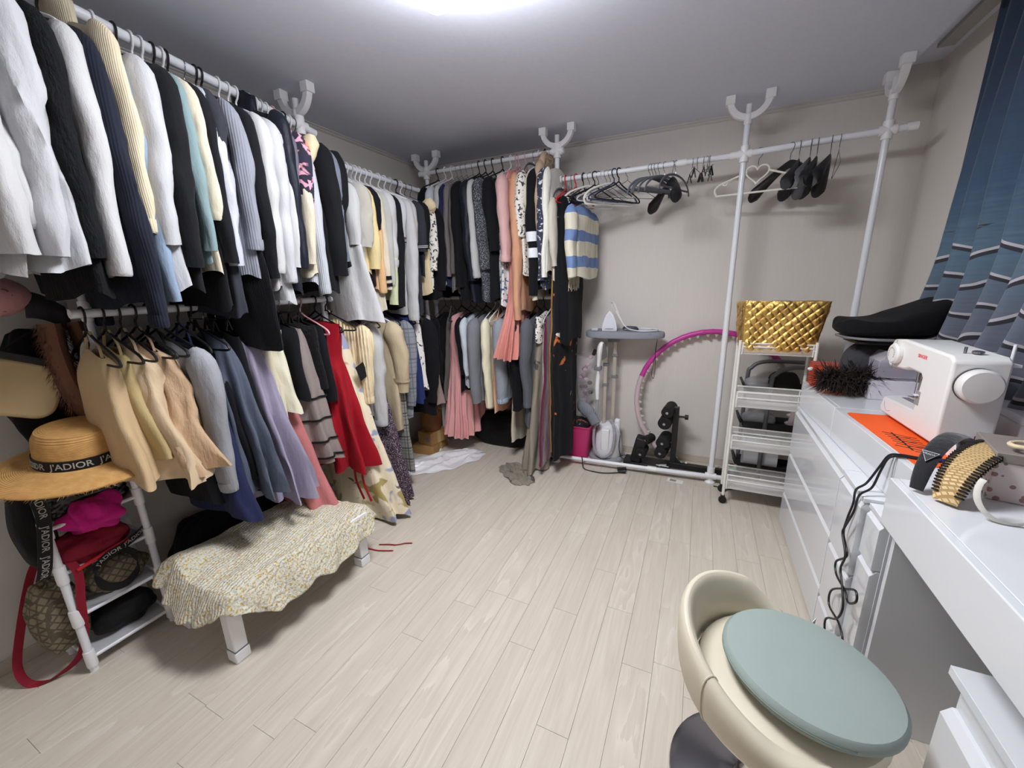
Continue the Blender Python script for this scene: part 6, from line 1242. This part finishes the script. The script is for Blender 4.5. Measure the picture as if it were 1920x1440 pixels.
g('LL', 1.585, red, None, 0.385, 'red_dress', 'dress', 'bright red flared chiffon dress', hw=0.185, T=0.07, flare=1.45, waist=(0.25, 0.75), flutes=(9, 0.5), hang='black', drop=0.11, slope=0.02, extra=red_ties, sub=1)
g('LL', 1.66, chif, None, 0.03, 'botanical_dress', 'dress', 'long cream chiffon dress with botanical print', hw=0.19, T=0.055, flare=1.5, flutes=(6, 0.3), hang='black', push=0.12, **kw)
def price_tag(root, paths, rings, loc):
    MB().box(0.22, 0.224, -0.10, -0.035, -0.45, -0.36, Matrix.Rotation(R(20), 3, 'X')).build('swing_tag', mat_plain('tag_black', (20, 20, 22), 0.5), root, bevel=0.001)
g('LL', 1.725, cable_m, 0.73, 0.75, 'cable_sweater', 'sweater', 'cream cable-knit sweater with a black swing tag', hw=0.195, sr=0.05, T=0.04, cuff=cable_m, hang='black', extra=price_tag)
g('LL', 1.785, white, 0.56, 0.62, 'white_sweatshirt', 'sweatshirt', 'white sweatshirt with a wide cuff on the low rod', hw=0.195, sr=0.058, T=0.034, cuff=white2, hang='white')
g('LL', 1.865, speck, None, 0.03, 'speckled_dress', 'dress', 'long purple-black speckled dress', hw=0.19, T=0.05, flare=1.35, flutes=(8, 0.3), hang='black', push=0.05, **kw)
g('LL', 1.985, tan, 0.72, 0.45, 'trench_coat', 'coat', 'beige trench coat with strapped cuff', hw=0.205, sr=0.066, T=0.045, hang='white', bands=((0.82, 0.80, tan),))
g('LL', 2.05, plaid, None, 0.13, 'plaid_dress', 'dress', 'long grey plaid pinafore dress', hw=0.185, T=0.04, flare=1.15, hang='black', topw=0.9, slip=True, drop=0.11)
g('LL', 2.10, plaid2, 0.60, 0.50, 'checked_blazer', 'blazer', 'soft grey checked blazer', hw=0.20, sr=0.05, T=0.04, hang='black')
g('LL', 2.20, royal, None, 0.60, 'blue_dress', 'dress', 'royal blue dress with tie belt', hw=0.20, T=0.06, flare=1.1, flutes=(8, 0.2), hang='black', topw=0.85, slip=True, drop=0.09)
g('LL', 2.28, birch, None, 0.66, 'birch_print_blouse', 'blouse', 'white blouse with thin black branch print', hw=0.19, T=0.035, flare=1.1, hang='black', topw=0.9, slip=True, drop=0.1)
g('LL', 2.35, black, 0.55, 0.45, 'black_wrap_top', 'top', 'black wrap top on the far end of the low rod', hw=0.195, sr=0.05, T=0.04, hang='darkwire')
g('LL', 2.44, F('dusty_mauve', (150, 130, 124)), None, 0.50, 'mauve_dress', 'dress', 'dusty mauve dress in the far corner', hw=0.19, T=0.04, flare=1.15, hang='darkwire', **kw)
# corner rod ---------------------------------------------------------------------
g('B', -1.93, black, 1.40, 1.30, 'corner_coat', 'coat', 'black coat at the left end of the corner rod', hw=0.20, sr=0.05, T=0.04, hang='black')
g('B', -1.86, F('pale_grey_shirt', (196, 202, 212)), 1.50, 1.40, 'pale_grey_shirt', 'shirt', 'pale blue-grey shirt on the corner rod', hw=0.20, sr=0.05, T=0.03, collar='shirt')
g('B', -1.80, white, 1.53, 1.40, 'silver_white_shirt', 'shirt', 'white shirt at the left of the corner rod', hw=0.20, sr=0.045, T=0.028, hang='white')
g('B', -1.755, navy, 1.45, 1.38, 'dark_blue_coat', 'coat', 'dark blue coat edge on the corner rod', hw=0.205, sr=0.036, T=0.026, hang='wire')
g('B', -1.715, taupe, 1.46, 1.35, 'taupe_coat', 'coat', 'taupe grey coat on the corner rod', hw=0.205, sr=0.04, T=0.03, hang='wire')
g('B', -1.67, olive, 1.48, 1.32, 'olive_jacket', 'jacket', 'dark olive jacket on the corner rod', hw=0.205, sr=0.045, T=0.034, hang='wire')
g('B', -1.615, black, 1.38, 1.27, 'long_black_coat', 'coat', 'long black coat in the middle of the corner rod', hw=0.21, sr=0.06, T=0.045, hang='wire')
g('B', -1.56, deepnavy, 1.42, 1.27, 'midnight_blazer', 'blazer', 'midnight blue blazer left of the white sleeve', hw=0.215, sr=0.06, T=0.045, hang='black', collar='shirt')
g('B', -1.505, white, 1.445, 1.43, 'office_shirt', 'shirt', 'white office shirt with buttoned cuff on the corner rod', hw=0.21, sr=0.052, T=0.03, cuff=white2, hang='black')
g('B', -1.445, tweed, 1.50, 1.27, 'tweed_coat', 'coat', 'black and white tweed coat', hw=0.215, sr=0.062, T=0.055, flare=1.05, hang='black')
g('B', -1.365, black, 1.62, 1.28, 'black_knit_top', 'top', 'black top between the tweed coat and blue floral dress', hw=0.205, sr=0.06, T=0.045, hang='black')
g('B', -1.30, blfl, None, 1.24, 'blue_floral_dress', 'dress', 'white dress with blue flowers and a yellow ruffled strap', hw=0.20, T=0.036, flare=1.0, flutes=(6, 0.15), hang='white', topw=0.85, slip=True, drop=0.10)
g('B', -1.255, blush, 1.545, 1.60, 'blush_cardigan', 'cardigan', 'blush pink cardigan on the corner rod', hw=0.215, sr=0.058, T=0.034, cuff=blush, hang='pink')
g('B', -1.235, coral, None, 0.875, 'pleated_dress', 'dress', 'coral pink pleated dress with flounced hem', hw=0.19, T=0.055, flare=1.15, waist=(0.70, 0.62), flutes=(16, 0.30), hang='pink', drop=0.10, slope=0.02, push=0.15, sub=1)
g('B', -1.185, apricot, 1.145, 1.20, 'apricot_cardigan', 'cardigan', 'long apricot linen cardigan', hw=0.215, sr=0.05, T=0.03, hang='pink')
g('B', -1.125, bwfl, 1.70, 1.45, 'ink_floral_blouse', 'blouse', 'white blouse with black ink flowers', hw=0.21, sr=0.056, T=0.034, cuff=bwfl, hang='velvet')
g('B', -1.085, ivory, 1.28, 1.30, 'ivory_cardigan', 'cardigan', 'ivory cardigan beside the banded black sweater', hw=0.205, sr=0.04, T=0.026, hang='white')
g('B', -1.04, black, 1.31, 1.36, 'banded_sweater', 'sweater', 'black sweater with two white sleeve bands', hw=0.22, sr=0.056, T=0.036, hang='black', bands=((1.72, 1.66, F('white_knit_band', (226, 228, 234), rib=900)), (1.62, 1.56, F('white_knit_band', (226, 228, 234), rib=900))))
g('B', -1.005, F('mink', (176, 152, 130)), 1.55, 1.45, 'fur_collar_coat', 'coat', 'beige coat with a fluffy fur collar', hw=0.20, sr=0.042, T=0.03, collar='fur', cmat=mat_plain('beige_fur', (206, 180, 152), 0.95, var=0.1), hang='wire', drop=0.06)
g('B', -0.975, navlace, 1.41, 1.36, 'navy_lace_jacket', 'jacket', 'navy patterned jacket on the corner rod', hw=0.215, sr=0.05, T=0.03, hang='wire')
g('B', -0.965+0.02, F('white_braid', (232, 230, 220), wr=80), 1.43, 1.46, 'white_trim_jacket', 'jacket', 'white braided jacket edge beside the post', hw=0.225, sr=0.034, T=0.02, hang=None)
g('R', -0.915, F('stone_satin', (196, 190, 178), 0.4), 1.50, 1.40, 'stone_blouse', 'blouse', 'stone satin blouse right behind the pole joint', hw=0.19, sr=0.045, T=0.03, hang='velvet')
def gold_edge(root, paths, rings, loc):
    pts = []
    for k in range(0, len(rings), 2):
        p = max(rings[k], key=lambda q: q.x-q.y*2.0); pts.append(p+Vector((0.004, -0.002, 0)))
    MB().tube(pts, 0.006, 6).build('gold_trim', mat_plain('gold_trim', (184, 142, 84), 0.4, 0.5, bump=0.8, bscale=200), root)
g('R', -0.895, sari, None, 0.13, 'sari_dress', 'dress', 'long black dress with orange blossoms and gold edge', hw=0.20, T=0.05, flare=1.15, flutes=(5, 0.2), hang='red', topw=0.9, slip=True, drop=0.11, extra=gold_edge, push=0.03)
g('R', -0.855, black, None, 0.98, 'black_maxi_dress', 'dress', 'plain black dress beside the striped knit', hw=0.20, T=0.045, flare=1.0, hang='darkwire', topw=0.9, slip=True, drop=0.11)
def fringe(root, paths, rings, loc):
    mb = MB(); rg = random.Random(3)
    for k in range(26):
        t = k/25; p = Vector((-0.02+0.18*t, -0.03, -0.62)); mb.tube([p, p+Vector((rg.uniform(-.01, .01), 0, -0.05)), p+Vector((rg.uniform(-.015, .015), 0, -0.09-0.03*rg.random()))], 0.0022, 4)
    o = mb.build('fringe', F('fringe_cream', (206, 196, 174)), root); o['kind'] = 'stuff'
g('R', -0.775, stripek, 1.43, 1.42, 'striped_knit', 'sweater', 'cream and blue diagonal striped knit with fringe', hw=0.20, sr=0.055, T=0.055, yaw=-10, hang='black', extra=fringe, drop=0.17)
# low corner rod -------------------------------------------------------------------
g('BL', -1.95, black, 0.60, 0.50, 'low_black_cardigan', 'cardigan', 'black cardigan at the left end of the low corner rod', hw=0.19, sr=0.05, T=0.04, hang='darkwire')
g('BL', -1.88, olive, None, 0.45, 'khaki_dress', 'dress', 'dull khaki dress on the low corner rod', hw=0.19, T=0.035, flare=1.05, hang='darkwire', **kw)
g('BL', -1.79, pinktulle, None, 0.16, 'tulle_dress', 'dress', 'pink tulle dress with full layered skirt', hw=0.16, T=0.085, flare=1.6, waist=(0.42, 0.9), flutes=(19, 0.16), hang='black', drop=0.11, slope=0.02, sub=1)
g('BL', -1.70, black, 0.70, 0.55, 'black_lace_top', 'top', 'black lace top right of the pink tulle', hw=0.19, sr=0.045, T=0.034, hang='darkwire')
g('BL', -1.645, F('ice_blue', (206, 214, 224)), 0.70, 0.60, 'ice_blue_shirt', 'shirt', 'ice blue shirt beside the grey wool blazer', hw=0.20, sr=0.045, T=0.03, hang='darkwire')
g('BL', -1.555, mgrey, 0.485, 0.48, 'grey_blazer', 'blazer', 'mid-grey wool blazer on the low corner rod', hw=0.215, sr=0.066, T=0.045, hang='black')
g('BL', -1.475, F('butter', (236, 228, 200)), 0.455, 0.44, 'butter_cardigan', 'cardigan', 'butter cream cardigan next to the grey blazer', hw=0.205, sr=0.046, T=0.034, hang='white')
g('BL', -1.43, F('peach_soft', (232, 178, 150)), None, 0.40, 'peach_slip', 'slip dress', 'peach slip peeking under the cream cardigan', hw=0.185, T=0.03, flare=1.05, hang='white', **kw)
g('BL', -1.33, F('heather_grey', (146, 150, 160)), 0.515, 0.53, 'grey_hoodie', 'hoodie', 'heather grey hoodie with pale blue cuff', hw=0.215, sr=0.078, T=0.05, cuff=F('pale_blue_rib', (166, 186, 206), rib=900), collar='hood', hang='black')
g('BL', -1.21, black, 0.46, 0.50, 'black_pullover', 'pullover', 'black pullover between hoodie and charcoal coat', hw=0.205, sr=0.06, T=0.04, hang='black')
g('BL', -1.12, dkgrey, 0.50, 0.34, 'charcoal_coat', 'coat', 'charcoal wool coat on the low corner rod', hw=0.21, sr=0.06, T=0.05, hang='black')
g('BL', -1.285, ivory, None, 0.16, 'ivory_scarf', 'scarf', 'ivory scarf ends hanging low under the hoodie', hw=0.12, T=0.03, flare=1.1, flutes=(3, 0.5), hang=None, topw=0.8, slip=True, drop=0.62)
g('BL', -1.06, bwfl, None, 0.98, 'printed_tee', 't-shirt', 'white printed top above the charcoal coat', hw=0.205, T=0.034, flare=1.0, hang='black', topw=0.9, slip=True, drop=0.1)
shawl = g('BL', -1.055, scarfm, None, 0.02, 'sheer_shawl', 'shawl', 'taupe sheer shawl hanging down to the floor', hw=0.17, T=0.055, flare=1.25, flutes=(5, 0.45), hang=None, topw=0.8, slip=True, drop=0.12, push=0.13)
se = sheet('trailing_end', '', '', (-1.16, 2.50, 0.0), 0.10, 0.20, scarfm, 0.05, 2.2, R(48), irr=0.3)
for k_ in ('label', 'category'): del se[k_]
se.parent = shawl; rel(shawl, se)
g('BL', -0.995, burgundy, None, 0.09, 'velvet_scarf', 'scarf', 'burgundy velvet scarf hanging nearly to the floor', hw=0.17, T=0.034, flare=1.1, flutes=(4, 0.3), hang='clear', topw=1.0, slip=True, drop=0.10, push=0.13)
g('BL', -0.95, orange, None, 0.42, 'orange_scarf', 'scarf', 'orange cloth beside the burgundy velvet', hw=0.16, T=0.02, flare=1.05, hang=None, topw=1.0, slip=True, drop=0.14)
g('BL', -0.925, purple, None, 0.14, 'purple_print_scarf', 'scarf', 'dark purple printed scarf next to the post', hw=0.17, T=0.02, flare=1.1, hang=None, topw=1.0, slip=True, drop=0.08)
